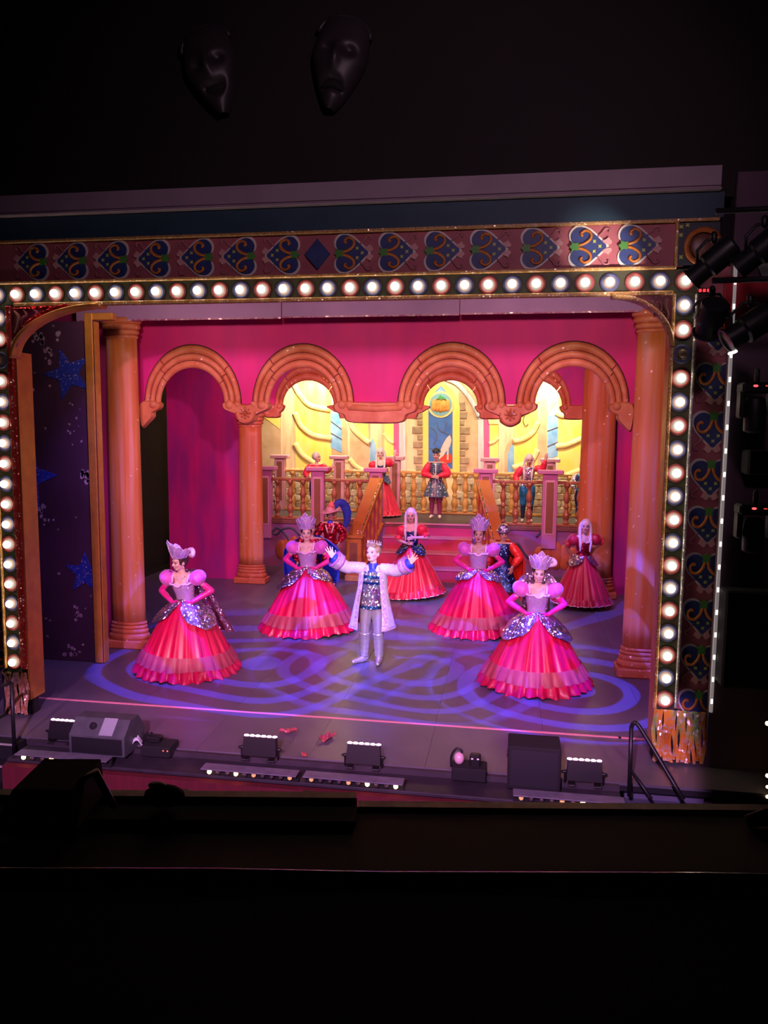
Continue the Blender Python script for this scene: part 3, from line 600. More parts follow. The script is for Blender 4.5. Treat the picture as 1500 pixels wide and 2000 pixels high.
b = MB(); b.box((-0.7, GY + .0, GZ - .06), (9.6, .05, .10), bev=.01); b.build('nosing', mat('nosing_brown', (.20, .07, .06), rough=.5), gal)
# painted pumpkins and vines, cut as low relief
M_pump = mat('pumpkin_paint', (0.60, 0.16, 0.04), (0.50, 0.10, 0.05), scale=5, rough=.55); M_vine = mat('vine_paint', (0.06, 0.07, 0.10), rough=.6)
for cx, cz, s in ((2.75, .52, 1.0), (-3.95, .50, .9)):
    for k in (-2, -1, 0, 1, 2):
        b = MB(); b.ell((cx + k * .20 * s, GY + .02, cz - abs(k) * .03 * s), (.17 * s, .06 - .008 * abs(k), (.36 - .035 * abs(k)) * s), 14, 9); b.build('pumpkin_rib', M_pump, gal, True)
for pts in ([(1.75, .30), (1.62, .62), (1.78, .80), (1.98, .55), (2.12, .40)], [(2.25, .98), (2.42, 1.14), (2.62, 1.02), (2.72, .84)], [(2.35, .35), (2.6, .52), (2.9, .48), (3.1, .28)], [(-4.7, 1.0), (-4.45, .85), (-4.25, 1.0), (-4.0, 1.02), (-3.8, .84)], [(-4.6, .86), (-4.4, 1.02), (-4.2, .86), (-4.1, .70)]):
    P_ = smooth_open([(x, GY + .0, z) for x, z in pts], 5); b = MB(); b.tube(P_, .028, 6); b.build('vine', M_vine, gal, True)
# stairs
st = thing('staircase', 'broad red staircase rising to the gallery between two banisters', 'staircase', (-0.35, 10.1, 0))
M_riser = mat('red_riser_paint', (0.55, 0.03, 0.08), (0.48, 0.03, 0.10), scale=3, rough=.55); M_tread = mat('pink_tread_paint', (0.62, 0.20, 0.22), (0.54, 0.17, 0.22), scale=3, rough=.5)
H4 = GZ / 4
for i, yy in enumerate((9.50, 9.92, 10.36)):
    ye = (9.92, 10.36, GY - .02)[i]; xl, xr = (-1.73, -1.63, -1.54)[i], (.97, .81, .68)[i]
    b = MB(); b.box(((xl + xr) / 2, (yy + ye) / 2, (H4 * (i + 1) - .045) / 2), (xr - xl, ye - yy - .004, H4 * (i + 1) - .045)); b.build('riser', M_riser, st)
    b = MB(); b.box(((xl + xr) / 2, (yy + ye) / 2 - .01, H4 * (i + 1) - .02), (xr - xl + .02, ye - yy + .02, .045), bev=.008); b.build('tread', M_tread, st)
b = MB(); b.box((-.43, GY - .008, GZ - H4 / 2 - .03), (2.21, .012, H4 - .06)); b.build('riser', M_riser, st)
b = MB(); b.box((-.43, GY - .045, GZ - .015), (2.21, .035, .045), bev=.008); b.build('tread', M_tread, st)
# sloping banisters
def banister(label, bot, top, wid, side):
    t = thing('stair_banister', label, 'banister', (bot[0], bot[1], 0))
    B0, T0 = Vector((bot[0], bot[1], 1.10)), Vector((top[0], top[1], 2.34)); d = (T0 - B0); sx = Vector((1, 0, 0)); up = sx.cross(d).normalized(); up = up if up.z > 0 else -up
    def beam(p, q, w_, h_):
        b = MB(); v = []
        for P_ in (p, q):
            for a, c in ((-1, -1), (1, -1), (1, 1), (-1, 1)): v.append(P_ + sx * (w_ / 2 * a) + up * (h_ / 2 * c))
        b.add(v, [(3, 2, 1, 0), (4, 5, 6, 7), (0, 1, 5, 4), (1, 2, 6, 5), (2, 3, 7, 6), (3, 0, 4, 7)]); return b
    beam(B0 + V(0, -.12, -.10), T0, wid, .11).build('handrail', M_rail, t)
    beam(B0 + V(0, -.12, -.015), T0 + V(0, 0, .062), .035, .02).xf(lambda p: p + V(side * (wid / 2 - .04), 0, .0)).build('gilt_line', mat('gilt_line', (.9, .55, .1), rough=.25, metal=.9, glit=.3, gscale=50), t)
    # solid pink side with wavy cut-out balusters
    b = MB(); x = side * (wid / 2 - .05)
    q0, q1 = Vector((bot[0] + x, bot[1], 0)), Vector((top[0] + x, top[1], 0)); off = V(.03 * side, 0, 0)
    v = [q0 + V(0, 0, .05), q1 + V(0, 0, 1.15), q1 + V(0, 0, 2.26), q0 + V(0, 0, 1.02)]; v = v + [p - off for p in v]
    b.add(v, [(0, 1, 2, 3), (7, 6, 5, 4), (0, 4, 5, 1), (1, 5, 6, 2), (2, 6, 7, 3), (3, 7, 4, 0)]); b.build('side_panel', mat('pink_side_paint', (.70, .14, .26), rough=.55), t)
    for k in range(5):
        u = (k + .6) / 5.2; c = q0.lerp(q1, u); z0 = .05 + 1.12 * u; z1 = 1.02 + 1.22 * u; n = 12
        b = MB(); b.tube([(c.x + .028 * side, c.y, z0 + (z1 - z0) * j / n) for j in range(n + 1)], [.045 + .028 * math.sin(j * 1.35 + .6) for j in range(n + 1)], 8, flat=(.7, 1, 1)); b.build('baluster', M_rail, t, True)
    b = MB(); b.tube([q0 + V(.02 * side, 0, .12), q1 + V(.02 * side, 0, 1.22)], .045, 8); b.build('string', M_rail, t)
    # newel
    b = MB(); b.box((bot[0], bot[1] - .12, .58), (wid + .04, .22, .92), bev=.012); b.build('newel', M_rail, t)
    b = MB(); b.box((bot[0], bot[1] - .235, .60), (wid * .55, .02, .66), bev=.006); b.build('newel_panel', M_panel, t)
    b = MB(); b.box((bot[0], bot[1] - .12, 1.07), (wid + .12, .30, .07), bev=.012); b.build('newel_cap', M_rail, t)
    b = MB(); b.box((bot[0], bot[1] - .12, .07), (wid + .08, .26, .14), bev=.012); b.build('newel_foot', M_golden, t)
banister('orange sloping banister on the left of the red staircase', (-2.06, 9.42), (-1.76, 10.70), .34, 1)
banister('orange sloping banister on the right of the red staircase', (1.36, 9.42), (.90, 10.70), .34, -1)
# turned balusters
def baluster_mesh(h, r, m, nm):
    pr_ = [(.9, 0), (.9, .04), (.55, .06), (.75, .12), (1.0, .20), (.95, .27), (.6, .34), (.45, .38), (.75, .41), (.75, .44), (.45, .47), (.65, .54), (.95, .62), (.85, .70), (.5, .80), (.42, .87), (.6, .90), (.85, .93), (.85, 1.0)]
    b = MB(); b.lathe([(a * r, z * h) for a, z in pr_], seg=12); return b.mesh(nm, m, True)
def balustrade(label, y, z0, zr, xs_rail, bals, posts, m_b, m_r, m_p, r, yb=None):
    t = thing('balustrade', label, 'balustrade', (-.6, y, z0))
    bm_ = baluster_mesh(zr - z0 - .12, r, m_b, 'baluster')
    for x in bals: link('baluster', bm_, t, loc=(x + .6, 0, .07))
    for xa, xb in xs_rail:
        b = MB(); b.box(((xa + xb) / 2, y, zr - .025), (xb - xa, .13, .075), bev=.015); b.build('top_rail', m_r, t)
        b = MB(); b.box(((xa + xb) / 2, y, z0 + .035), (xb - xa, .13, .07), bev=.012); b.build('bottom_rail', m_r, t)
    for x, wp, zt, zb in posts:
        b = MB(); b.box((x, y - .03, (zb + zt - .12) / 2), (wp, .20, zt - .12 - zb), bev=.01); p = b.build('post', m_p, t)
        b = MB(); b.box((x, y - .03, zt - .06), (wp * 1.75, .32, .10), bev=.014); b.build('cap', m_p, p)
        b = MB(); b.box((x, y - .132, (zb + .35 + zt - .30) / 2 + .02), (wp * .62, .012, zt - zb - .62 if zb < z0 else zt - zb - .40), bev=.004); b.build('panel_rim', mat('pale_mauve_rim', (.72, .36, .48), rough=.5), p)
        b = MB(); b.box((x, y - .138, (zb + .35 + zt - .30) / 2 + .02), (wp * .50, .012, zt - zb - .70 if zb < z0 else zt - zb - .48), bev=.004); b.build('panel', M_panel, p)
    return t
fy = GY + .06
fb = [p[0] for p in [(-4.411, 1.971), (-4.066, 1.978), (-3.723, 1.985), (-2.893, 2.003), (-2.542, 2.010), (-2.220, 2.017)]]
fp = [p[0] for p in [(-4.712, 2.434), (-3.313, 2.458), (-1.797, 2.485)]]
balustrade('mauve balustrade with brown balusters left of the staircase', fy, GZ, (-4.160, 10.810, 2.323)[2], [(-4.75, fp[2])], fb, [(fp[0], .32, 2.64, GZ - .5), (fp[1], .34, 2.64, GZ - .55), (fp[2], .34, 2.64, GZ)], M_brown, M_brown, M_mauve, .085)
fb2 = [p[0] for p in [(1.414, 2.094), (1.728, 2.101), (2.054, 2.108), (2.957, 2.127), (3.276, 2.133)]]
fp2 = [p[0] for p in [(0.974, 2.533), (2.549, 2.561)]]
balustrade('mauve balustrade with brown balusters right of the staircase', fy, GZ, (1.621, 10.810, 2.366)[2], [(fp2[0], 3.60)], fb2 + [fb2[-1] + .30], [(fp2[0], .34, 2.66, GZ), (fp2[1], .36, 2.66, GZ - .55)], M_brown, M_brown, M_mauve, .085)
ry = 13.05
rb = [p[0] for p in [(-4.632, 1.789), (-4.264, 1.797), (-2.694, 1.830), (-2.366, 1.837), (-1.392, 1.858), (-1.100, 1.864), (-0.809, 1.870), (-0.230, 1.882), (0.058, 1.888), (0.358, 1.895), (0.643, 1.901), (1.646, 1.922), (1.953, 1.929), (3.197, 1.955), (3.443, 1.960)]]
rp = [p[0] for p in [(-4.996, 2.527), (-3.250, 2.554), (-1.634, 2.580), (-0.472, 2.598), (1.024, 2.622), (2.653, 2.648)]]
balustrade('golden balustrade along the back of the gallery in front of the painted cloth', ry, GZ, (-0.498, 13.050, 2.425)[2], [(-5.4, 4.0)], rb, [(x, .30, 2.86 if i != 3 else 2.55, GZ) for i, x in enumerate(rp)], M_golden, M_golden, mat('pale_mauve_paint', (.70, .34, .40), rough=.55), .095)

# ------------------------------------------------------------------ painted back cloth
BY = 14.2
bc = thing('painted_back_cloth', 'brightly lit painted palace back cloth with a pumpkin window', 'backdrop', (-.4, BY, 0))
C_cream = mat('cloth_cream', (0.86, 0.66, 0.36), (0.62, 0.40, 0.20), scale=1.6, stretch=(3, 1, .5), rough=.8, c3=(.80, .58, .34))
C_yel = mat('cloth_yellow', (0.95, 0.66, 0.08), (0.90, 0.72, 0.22), scale=2, stretch=(2, 1, .6), rough=.8)
C_tan = mat('cloth_tan', (0.52, 0.33, 0.17), (0.66, 0.45, 0.26), scale=3, rough=.8)
C_brown = mat('cloth_brown_stone', (0.30, 0.19, 0.11), (0.44, 0.30, 0.18), scale=6, rough=.8)
C_stone2 = mat('cloth_stone_grey', (0.40, 0.32, 0.22), (0.58, 0.46, 0.30), scale=5, rough=.8)
C_band = mat('cloth_band', (0.92, 0.74, 0.36), (0.82, 0.58, 0.18), scale=4, rough=.8)
C_blue = mat('cloth_window_blue', (0.14, 0.34, 0.62), (0.34, 0.55, 0.75), scale=2.4, rough=.8)
C_deep = mat('cloth_deep_blue', (0.05, 0.13, 0.42), (0.08, 0.20, 0.52), scale=4, rough=.8)
C_pink = mat('cloth_pink', (0.72, 0.10, 0.26), rough=.8); C_grey = mat('cloth_white_grey', (0.72, 0.68, 0.66), (.5, .46, .46), scale=3, stretch=(4, 1, .3), rough=.8)
C_line = mat('cloth_line', (0.16, 0.08, 0.04), rough=.8); C_red = mat('cloth_red', (0.68, 0.05, 0.03), rough=.8); C_teal = mat('cloth_teal', (0.20, 0.42, 0.46), rough=.8)
b = MB(); b.plate([(-7.3, 0.2), (5.9, 0.2), (5.9, 6.9), (-7.3, 6.9)], BY, BY + .04); b.build('cloth', C_cream, bc)
def art(nm, m, pts, d=.012, sm=0):
    b = MB(); b.plate(smooth_closed(pts, sm) if sm else pts, BY - d, BY); return b.build(nm, m, bc)
def ribbon(nm, m, pts, r, d=.02):
    P_ = smooth_open([(x, BY - d, z) for x, z in pts], 6); b = MB(); b.tube(P_, r, 8, flat=(1, .35, 1)); return b.build(nm, m, bc, True)
# left half
art('tan_wall', C_tan, [(-6.011, 5.708), (-5.322, 5.704), (-5.319, 0.973), (-6.056, 0.954)])
art('gable', C_yel, [(-5.913, 3.987), (-5.351, 3.589), (-5.348, 3.990)], .02)
art('tower', C_yel, [(-4.860, 5.853), (-3.775, 5.845), (-3.738, 1.014), (-4.880, 0.984)])
for q in ([(-4.896, 4.912), (-4.722, 4.607), (-4.405, 4.302), (-3.773, 4.167)], [(-4.883, 4.085), (-4.693, 3.686), (-4.311, 3.413), (-3.741, 3.311)], [(-4.887, 3.159), (-4.696, 2.852), (-4.408, 2.638), (-4.026, 2.458)]): ribbon('spiral_band', C_band, q, .085)
art('window_frame', C_tan, [(-3.805, 4.182), (-3.711, 4.395), (-3.585, 4.365), (-3.428, 4.062), (-3.270, 3.728), (-3.235, 2.579), (-3.803, 2.802)], .010)
art('window', C_blue, [(-3.773, 4.121), (-3.695, 4.274), (-3.600, 4.244), (-3.522, 4.062), (-3.443, 3.803), (-3.424, 2.899), (-3.772, 3.049)], .016)
for q in ([(-3.773, 3.847), (-3.442, 3.605)], [(-3.772, 3.494), (-3.426, 3.299)]): ribbon('glazing_bar', C_line, q, .010, .024)
art('tower', C_tan, [(-3.193, 4.185), (-2.586, 4.006), (-2.535, 1.045), (-3.182, 1.028)])
art('tower_face', C_yel, [(-3.083, 4.003), (-2.647, 3.915), (-2.612, 3.277), (-2.925, 3.487)], .014)
for q in ([(-3.192, 3.881), (-3.082, 3.608), (-2.831, 3.366), (-2.581, 3.185)], [(-3.188, 2.718), (-3.014, 2.505), (-2.794, 2.386), (-2.512, 2.267)]): ribbon('spiral_band', C_band, q, .075, .024)
art('window_frame', C_band, [(-2.597, 3.246), (-2.489, 3.461), (-2.364, 3.310), (-2.284, 2.975), (-2.279, 2.364), (-2.591, 2.358)], .010)
art('window', C_blue, [(-2.565, 3.216), (-2.488, 3.339), (-2.410, 3.187), (-2.361, 2.944), (-2.357, 2.393), (-2.560, 2.390)], .016)
art('column', C_yel, [(-2.138, 3.963), (-1.861, 3.965), (-1.832, 1.063), (-2.113, 1.056)])
for q in ([(-2.149, 3.494), (-2.024, 3.313), (-1.853, 3.194)], [(-1.849, 2.798), (-1.987, 2.674), (-2.125, 2.489)]): ribbon('spiral_band', C_band, q, .05, .02)
art('pink_pilaster', C_pink, [(-1.863, 4.191), (-1.710, 4.191), (-1.677, 1.067), (-1.832, 1.063)])
art('white_column', C_grey, [(-1.695, 4.191), (-1.512, 4.192), (-1.475, 1.072), (-1.661, 1.068)], .02)
art('capital', C_grey, [(-1.724, 4.101), (-1.480, 4.102), (-1.509, 3.952), (-1.692, 3.951)], .03)
art('stone_wall', C_cream, [(-1.525, 5.386), (-0.981, 5.384), (-0.921, 1.087), (-1.475, 1.072)])
# centre window
art('arch_wall', C_tan, [(0.040, 5.159), (0.619, 4.349), (0.689, 1.129), (0.116, 1.114)])
art('window_frame', C_yel, [(-0.983, 2.233), (-1.011, 4.269), (-0.954, 4.523), (-0.792, 4.791), (-0.481, 5.042), (-0.162, 4.791), (0.006, 4.555), (0.086, 4.273), (0.124, 2.253)], .02)
art('window', C_deep, [(-0.803, 2.465), (-0.828, 4.195), (-0.787, 4.434), (-0.670, 4.672), (-0.478, 4.880), (-0.280, 4.673), (-0.171, 4.436), (-0.122, 4.198), (-0.091, 2.476)], .028)
art('window_head', C_blue, [(-0.699, 4.613), (-0.477, 4.850), (-0.249, 4.613), (-0.474, 4.672)], .032)
rc = [(-0.469, 4.346), (-0.080, 4.347), (-0.154, 4.347)]
rr0 = rc[1][0] - rc[0][0]
art('roundel_rim', C_band, arc(rc[0][0], rc[0][1], rr0, rr0, 0, 345, 23), .040)
art('roundel', C_teal, arc(rc[0][0], rc[0][1], rr0 * .84, rr0 * .84, 0, 345, 23), .048)
C_por = mat('cloth_pumpkin', (0.82, 0.26, 0.04), (0.90, 0.42, 0.10), scale=9, rough=.8)
for k in (-2, 2, -1, 1, 0):
    b = MB(); b.ell((rc[0][0] + k * rr0 * .25, BY - .05, rc[0][1] - rr0 * .06), (rr0 * .22, .03 + .01 * (2 - abs(k)), rr0 * (.56 - .05 * abs(k))), 12, 8); b.build('pumpkin_rib', C_por, bc, True)
art('pumpkin_leaf', mat('cloth_leaf', (.08, .34, .10), rough=.8), [(rc[0][0] + rr0 * x, rc[0][1] + rr0 * z) for x, z in ((-.35, .36), (-.15, .52), (-.05, .72), (.08, .60), (.30, .52), (.42, .34), (.15, .42), (.05, .26), (-.08, .42))], .10)
for q in ([(-0.775, 3.672), (-0.622, 3.568), (-0.574, 3.358), (-0.677, 3.177)], [(-0.581, 3.823), (-0.502, 3.599), (-0.350, 3.511)], [(-0.797, 3.070), (-0.613, 2.997), (-0.520, 2.817)], [(-0.295, 3.825), (-0.320, 3.526), (-0.138, 3.453)]): ribbon('leading', C_line, q, .008, .032)
art('slipper', mat('cloth_shoe', (.82, .56, .48), rough=.8), [(-0.184, 3.467), (-0.136, 3.303), (-0.178, 3.122), (-0.266, 3.001), (-0.369, 2.849), (-0.488, 2.742), (-0.520, 2.817), (-0.462, 2.999), (-0.375, 3.210), (-0.287, 3.361)], .040)
art('slipper_heel', mat('cloth_shoe', (.82, .56, .48)), [(-0.268, 3.121), (-0.208, 3.152), (-0.216, 2.731), (-0.261, 2.730)], .036)
art('cushion', C_red, [(-0.488, 2.757), (-0.369, 2.879), (-0.159, 2.912), (-0.096, 2.793), (-0.154, 2.641), (-0.425, 2.607)], .034)
QL = [[(-1.312, 4.103), (-0.994, 4.105), (-0.991, 3.925), (-1.310, 3.923)], [(-1.158, 3.894), (-0.991, 3.895), (-0.988, 3.730), (-1.155, 3.729)], [(-1.307, 3.698), (-0.988, 3.700), (-0.985, 3.490), (-1.305, 3.487)], [(-1.152, 3.458), (-0.985, 3.460), (-0.982, 3.294), (-1.150, 3.292)], [(-1.271, 3.261), (-0.982, 3.264), (-0.979, 3.068), (-1.269, 3.064)], [(-1.146, 3.035), (-0.979, 3.037), (-0.976, 2.856), (-1.144, 2.854)], [(-1.250, 2.822), (-0.976, 2.826), (-0.973, 2.598), (-1.248, 2.594)], [(-1.186, 2.565), (-0.972, 2.568), (-0.969, 2.355), (-1.183, 2.352)],
      [(0.084, 4.407), (0.232, 4.437), (0.267, 4.170), (0.088, 4.155)], [(0.089, 4.125), (0.312, 4.141), (0.301, 3.933), (0.093, 3.932)], [(0.093, 3.902), (0.227, 3.903), (0.231, 3.740), (0.096, 3.738)], [(0.097, 3.709), (0.395, 3.696), (0.400, 3.488), (0.101, 3.485)], [(0.102, 3.455), (0.281, 3.457), (0.285, 3.278), (0.105, 3.276)], [(0.106, 3.246), (0.375, 3.249), (0.379, 3.054), (0.109, 3.051)], [(0.110, 3.021), (0.275, 3.023), (0.278, 2.843), (0.113, 2.841)], [(0.114, 2.811), (0.399, 2.815), (0.402, 2.620), (0.118, 2.615)], [(0.118, 2.585), (0.328, 2.588), (0.332, 2.378), (0.122, 2.374)]]
for q in QL: b = MB(); b.plate(q, BY - .035, BY, bev=.03); b.build('quoin', C_brown, bc)
ribbon('arch_rib', C_grey, [(-0.407, 5.116), (-0.046, 4.968), (0.257, 4.673), (0.501, 4.319), (0.657, 3.980)], .07, .03)
art('white_column', C_grey, [(0.612, 3.980), (0.775, 3.981), (0.869, 1.133), (0.689, 1.129)], .02)
art('capital', C_grey, [(0.581, 4.083), (0.817, 4.084), (0.791, 3.936), (0.613, 3.935)], .03)
art('pink_pilaster', C_pink, [(0.785, 4.202), (0.948, 4.203), (1.018, 1.137), (0.869, 1.133)])
art('column', C_yel, [(0.955, 3.878), (1.206, 3.880), (1.272, 1.144), (1.018, 1.137)])
art('capital', C_band, [(0.909, 3.967), (1.247, 3.969), (1.222, 3.791), (0.942, 3.789)], .03)
for q in ([(0.955, 3.225), (1.088, 3.257), (1.232, 3.392)], [(0.969, 2.628), (1.102, 2.660), (1.247, 2.767)]): ribbon('spiral_band', C_band, q, .05, .02)
# right half
art('tan_tower', C_cream, [(1.177, 5.666), (1.599, 5.664), (1.717, 1.155), (1.287, 1.144)])
art('window_frame', C_tan, [(1.422, 2.277), (1.405, 2.963), (1.472, 3.202), (1.586, 3.351), (1.673, 3.381), (1.702, 2.282)], .014)
art('window', C_blue, [(1.525, 2.279), (1.509, 2.905), (1.563, 3.114), (1.677, 3.233), (1.702, 2.282)], .02)
art('tower', C_yel, [(1.609, 5.808), (2.273, 5.804), (2.409, 1.173), (1.732, 1.156)])
for q in ([(1.646, 3.292), (1.937, 3.355), (2.194, 3.549), (2.345, 3.858)], [(1.652, 2.520), (1.958, 2.614), (2.217, 2.766), (2.353, 3.064)], [(1.643, 3.986), (1.888, 4.090), (2.145, 4.238), (2.311, 4.501)]): ribbon('spiral_band', C_band, q, .085)
ribbon('tendril', C_line, [(2.003, 4.135), (1.922, 3.914), (1.985, 3.738), (2.071, 3.798)], .012, .03)
art('tan_wall', C_tan, [(2.277, 5.660), (2.535, 5.658), (2.672, 1.180), (2.409, 1.173)])
art('window_frame', C_band, [(2.583, 2.668), (2.542, 4.035), (2.691, 4.327), (2.929, 4.502), (2.986, 2.748)], .010)
art('window', C_blue, [(2.638, 2.773), (2.600, 4.006), (2.737, 4.240), (2.890, 4.386), (2.924, 2.895)], .016)
for q in ([(2.613, 3.597), (2.912, 3.716)], [(2.626, 3.156), (2.925, 3.292)]): ribbon('glazing_bar', C_line, q, .010, .024)
art('tower', C_yel, [(2.859, 5.800), (4.045, 5.792), (4.217, 1.220), (3.007, 1.189)])
for q in ([(2.872, 3.159), (3.159, 3.192), (3.497, 3.342), (3.988, 3.551)], [(3.030, 2.276), (3.386, 2.401), (3.950, 2.645)], [(2.841, 4.124), (3.045, 4.038), (3.470, 4.127), (3.961, 4.274)]): ribbon('spiral_band', C_band, q, .085)
# stone courses low down, seen between the balusters
sm_ = []
for k in range(4):
    b = MB(); w_, h_ = .30, .185; jig = [(random.uniform(-.03, .03), random.uniform(-.02, .02)) for _ in range(4)]
    b.plate(smooth_closed([(-w_ / 2 + jig[0][0], -h_ / 2), (0, -h_ / 2 + jig[0][1]), (w_ / 2 + jig[1][0], -h_ / 2), (w_ / 2, h_ / 2 + jig[2][1]), (0, h_ / 2), (-w_ / 2, h_ / 2 + jig[3][1])], 2), -.04, 0, bev=.03); sm_.append(b.mesh('stone', C_brown if k % 2 else C_stone2))
for r_ in range(6):
    for c in range(30):
        x = -5.7 + c * .325 + (.16 if r_ % 2 else 0)
        if abs(x + .42) < .52: continue
        link('stone', sm_[random.randrange(4)], bc, loc=(x + .4, -.012, 1.30 + r_ * .20), scale=(random.uniform(.9, 1.02), 1, 1))

# ------------------------------------------------------------------ dark star panel at the left
PY = 2.2
sp = thing('star_panel', 'tall dark panel with blue glitter stars and gold edging', 'panel', (-5.2, PY, 0))
b = MB(); b.plate([(-6.3, 0.01), (-4.69, 0.01), (-4.69, 5.16), (-6.3, 5.16)], PY, PY + .06); b.build('board', mat('panel_night_paint', (.05, .022, .045), (.085, .035, .085), scale=.9, stretch=(1, 1, .7), rough=.5, glit=.004, gscale=30), sp)
b = MB(); b.box((-4.625, PY + .0, 2.64), (.13, .12, 5.26), bev=.01); b.build('gold_edge', M_gold, sp)
b = MB(); b.box((-4.545, PY + .03, 2.58), (.02, .12, 5.14)); b.build('gold_lip', M_gold, sp)
b = MB(); b.box((-4.572, PY + .0, 2.60), (.03, .10, 5.14)); b.build('edge_shadow_strip', M_line, sp)  # solid dark strip, its colour stands in for shade beside the gold edge
b = MB(); b.box((-4.47, PY + .02, 5.22), (.44, .12, .10), bev=.01); b.build('gold_top', M_gold, sp)
M_bstar = mat('blue_glitter', (.02, .035, .32), (.03, .06, .5), scale=20, stretch=(6, 1, 1), rough=.35, glit=.10, gscale=45)
M_silv = mat('silver_splash', (.50, .40, .50), (.24, .16, .25), scale=22, rough=.4, glit=.2, gscale=40)
def star(cx, cz, R, rot, k=.42):
    b = MB(); b.plate([(cx + R * (1 if q % 2 == 0 else k) * math.cos(rot + q * PI / 5), cz + R * (1 if q % 2 == 0 else k) * math.sin(rot + q * PI / 5)) for q in range(10)], PY - .008, PY); b.build('star', M_bstar, sp)
c = [(-4.863, 4.396), (-4.739, 1.390), (-5.594, 2.860)]
star(c[0][0] - .14, c[0][1], .40, 1.9); star(c[1][0] - .10, c[1][1], .34, 2.8); star(c[2][0] - .15, c[2][1], .52, 1.3)
def splash(px_, n, rx, rz, r0, r1):
    for k in range(n):
        x = px_[0] + random.gauss(0, rx); z = px_[1] + random.gauss(0, rz); x = min(x, -4.73)
        r_ = random.uniform(r0, r1); b = MB(); b.plate([(x + r_ * random.uniform(.6, 1.1) * math.cos(q * PI / 4), z + r_ * random.uniform(.6, 1.3) * math.sin(q * PI / 4)) for q in range(8)], PY - .006, PY); b.build('glitter_fleck', M_silv, sp)
S_ = [(-5.403, 4.924), (-5.279, 4.736), (-4.753, 2.875), (-5.577, 2.272), (-4.998, 0.781), (-5.064, 0.171), (-5.624, 4.094), (-4.937, 3.525)]
splash(S_[0], 14, .13, .06, .02, .05); splash(S_[1], 6, .04, .09, .02, .04); splash(S_[2], 12, .06, .05, .02, .05); splash(S_[3], 20, .08, .08, .015, .04); splash(S_[4], 7, .02, .09, .02, .035); splash(S_[5], 8, .08, .05, .02, .04); splash(S_[7], 10, .10, .22, .01, .025); splash(S_[6], 6, .05, .06, .015, .03)


# ------------------------------------------------------------------ people
def skin_material(name, c):
    m = bpy.data.materials.new(name); m.use_nodes = True; N = m.node_tree.nodes; L = m.node_tree.links; b = N['Principled BSDF']
    a = N.new('ShaderNodeAttribute'); a.attribute_name = 'tint'
    L.new(a.outputs['Color'], b.inputs['Base Color']); b.inputs['Roughness'].default_value = .5
    return m
M_skin = skin_material('skin', None)
SK = {'fair': (.78, .50, .40), 'mid': (.62, .36, .26), 'warm': (.70, .42, .32)}

HS = 1.15   # stage make-up and wigs read a little larger than life
class Pose:
    """joint positions in the person's own frame: facing -y, x to the viewer's right, z up, standing 1.70 m"""
    def __init__(s, lean=(0, 0), head=(0, 0, 0), sway=0.0):
        s.L = Matrix.Rotation(lean[0], 4, 'X') @ Matrix.Rotation(lean[1], 4, 'Y')
        s.H = Matrix.Rotation(head[2], 4, 'Z') @ Matrix.Rotation(head[0], 4, 'X') @ Matrix.Rotation(head[1], 4, 'Y')
        s.sway = sway
    def U(s, p):
        p = Vector(p); o = V(0, 0, .98); return (s.L.to_3x3() @ (p - o)) + o
    def Hd(s, p):
        p = Vector(p); o = V(0, .01, 1.50); return s.U((s.H.to_3x3() @ ((p - o) * HS)) + o)

def hand(b, wrist, direc, side_v, curl=.35, spread=.12, s=1.0, thumb=1, seg=6):
    """palm, four fingers of different lengths and a thumb that leaves the side of the palm"""
    w = Vector(wrist); d = Vector(direc).normalized(); sv = Vector(side_v); sv = (sv - d * sv.dot(d)).normalized(); nrm = d.cross(sv).normalized()
    for k, off in enumerate((-.030, -.010, .010, .030)):
        b.cap(w + sv * off * .55 * s, w + (d * .082 + sv * off) * s, .015 * s, .012 * s, seg)
    for off, ln, sp in ((.031, .064, 1.0), (.011, .076, .35), (-.010, .070, -.35), (-.029, .054, -1.0)):
        k0 = w + (d * .085 + sv * off) * s; q = (d + sv * (sp * spread)).normalized()
        d1 = (q * math.cos(curl * .6) + nrm * math.sin(curl * .6)); d2 = (q * math.cos(curl * 1.6) + nrm * math.sin(curl * 1.6)); d3 = (q * math.cos(curl * 2.4) + nrm * math.sin(curl * 2.4))
        k1 = k0 + d1 * ln * .48 * s; k2 = k1 + d2 * ln * .32 * s; k3 = k2 + d3 * ln * .22 * s
        b.cap(k0, k1, .0098 * s, .0092 * s, seg); b.cap(k1, k2, .0092 * s, .0086 * s, seg); b.cap(k2, k3, .0086 * s, .0078 * s, seg)
    t0 = w + (d * .025 + sv * .026 * thumb) * s; t1 = t0 + (d * .030 + sv * .036 * thumb + nrm * .010) * s; t2 = t1 + (d * .030 + sv * .014 * thumb + nrm * .012) * s
    b.cap(t0, t1, .014 * s, .011 * s, seg); b.cap(t1, t2, .011 * s, .009 * s, seg)

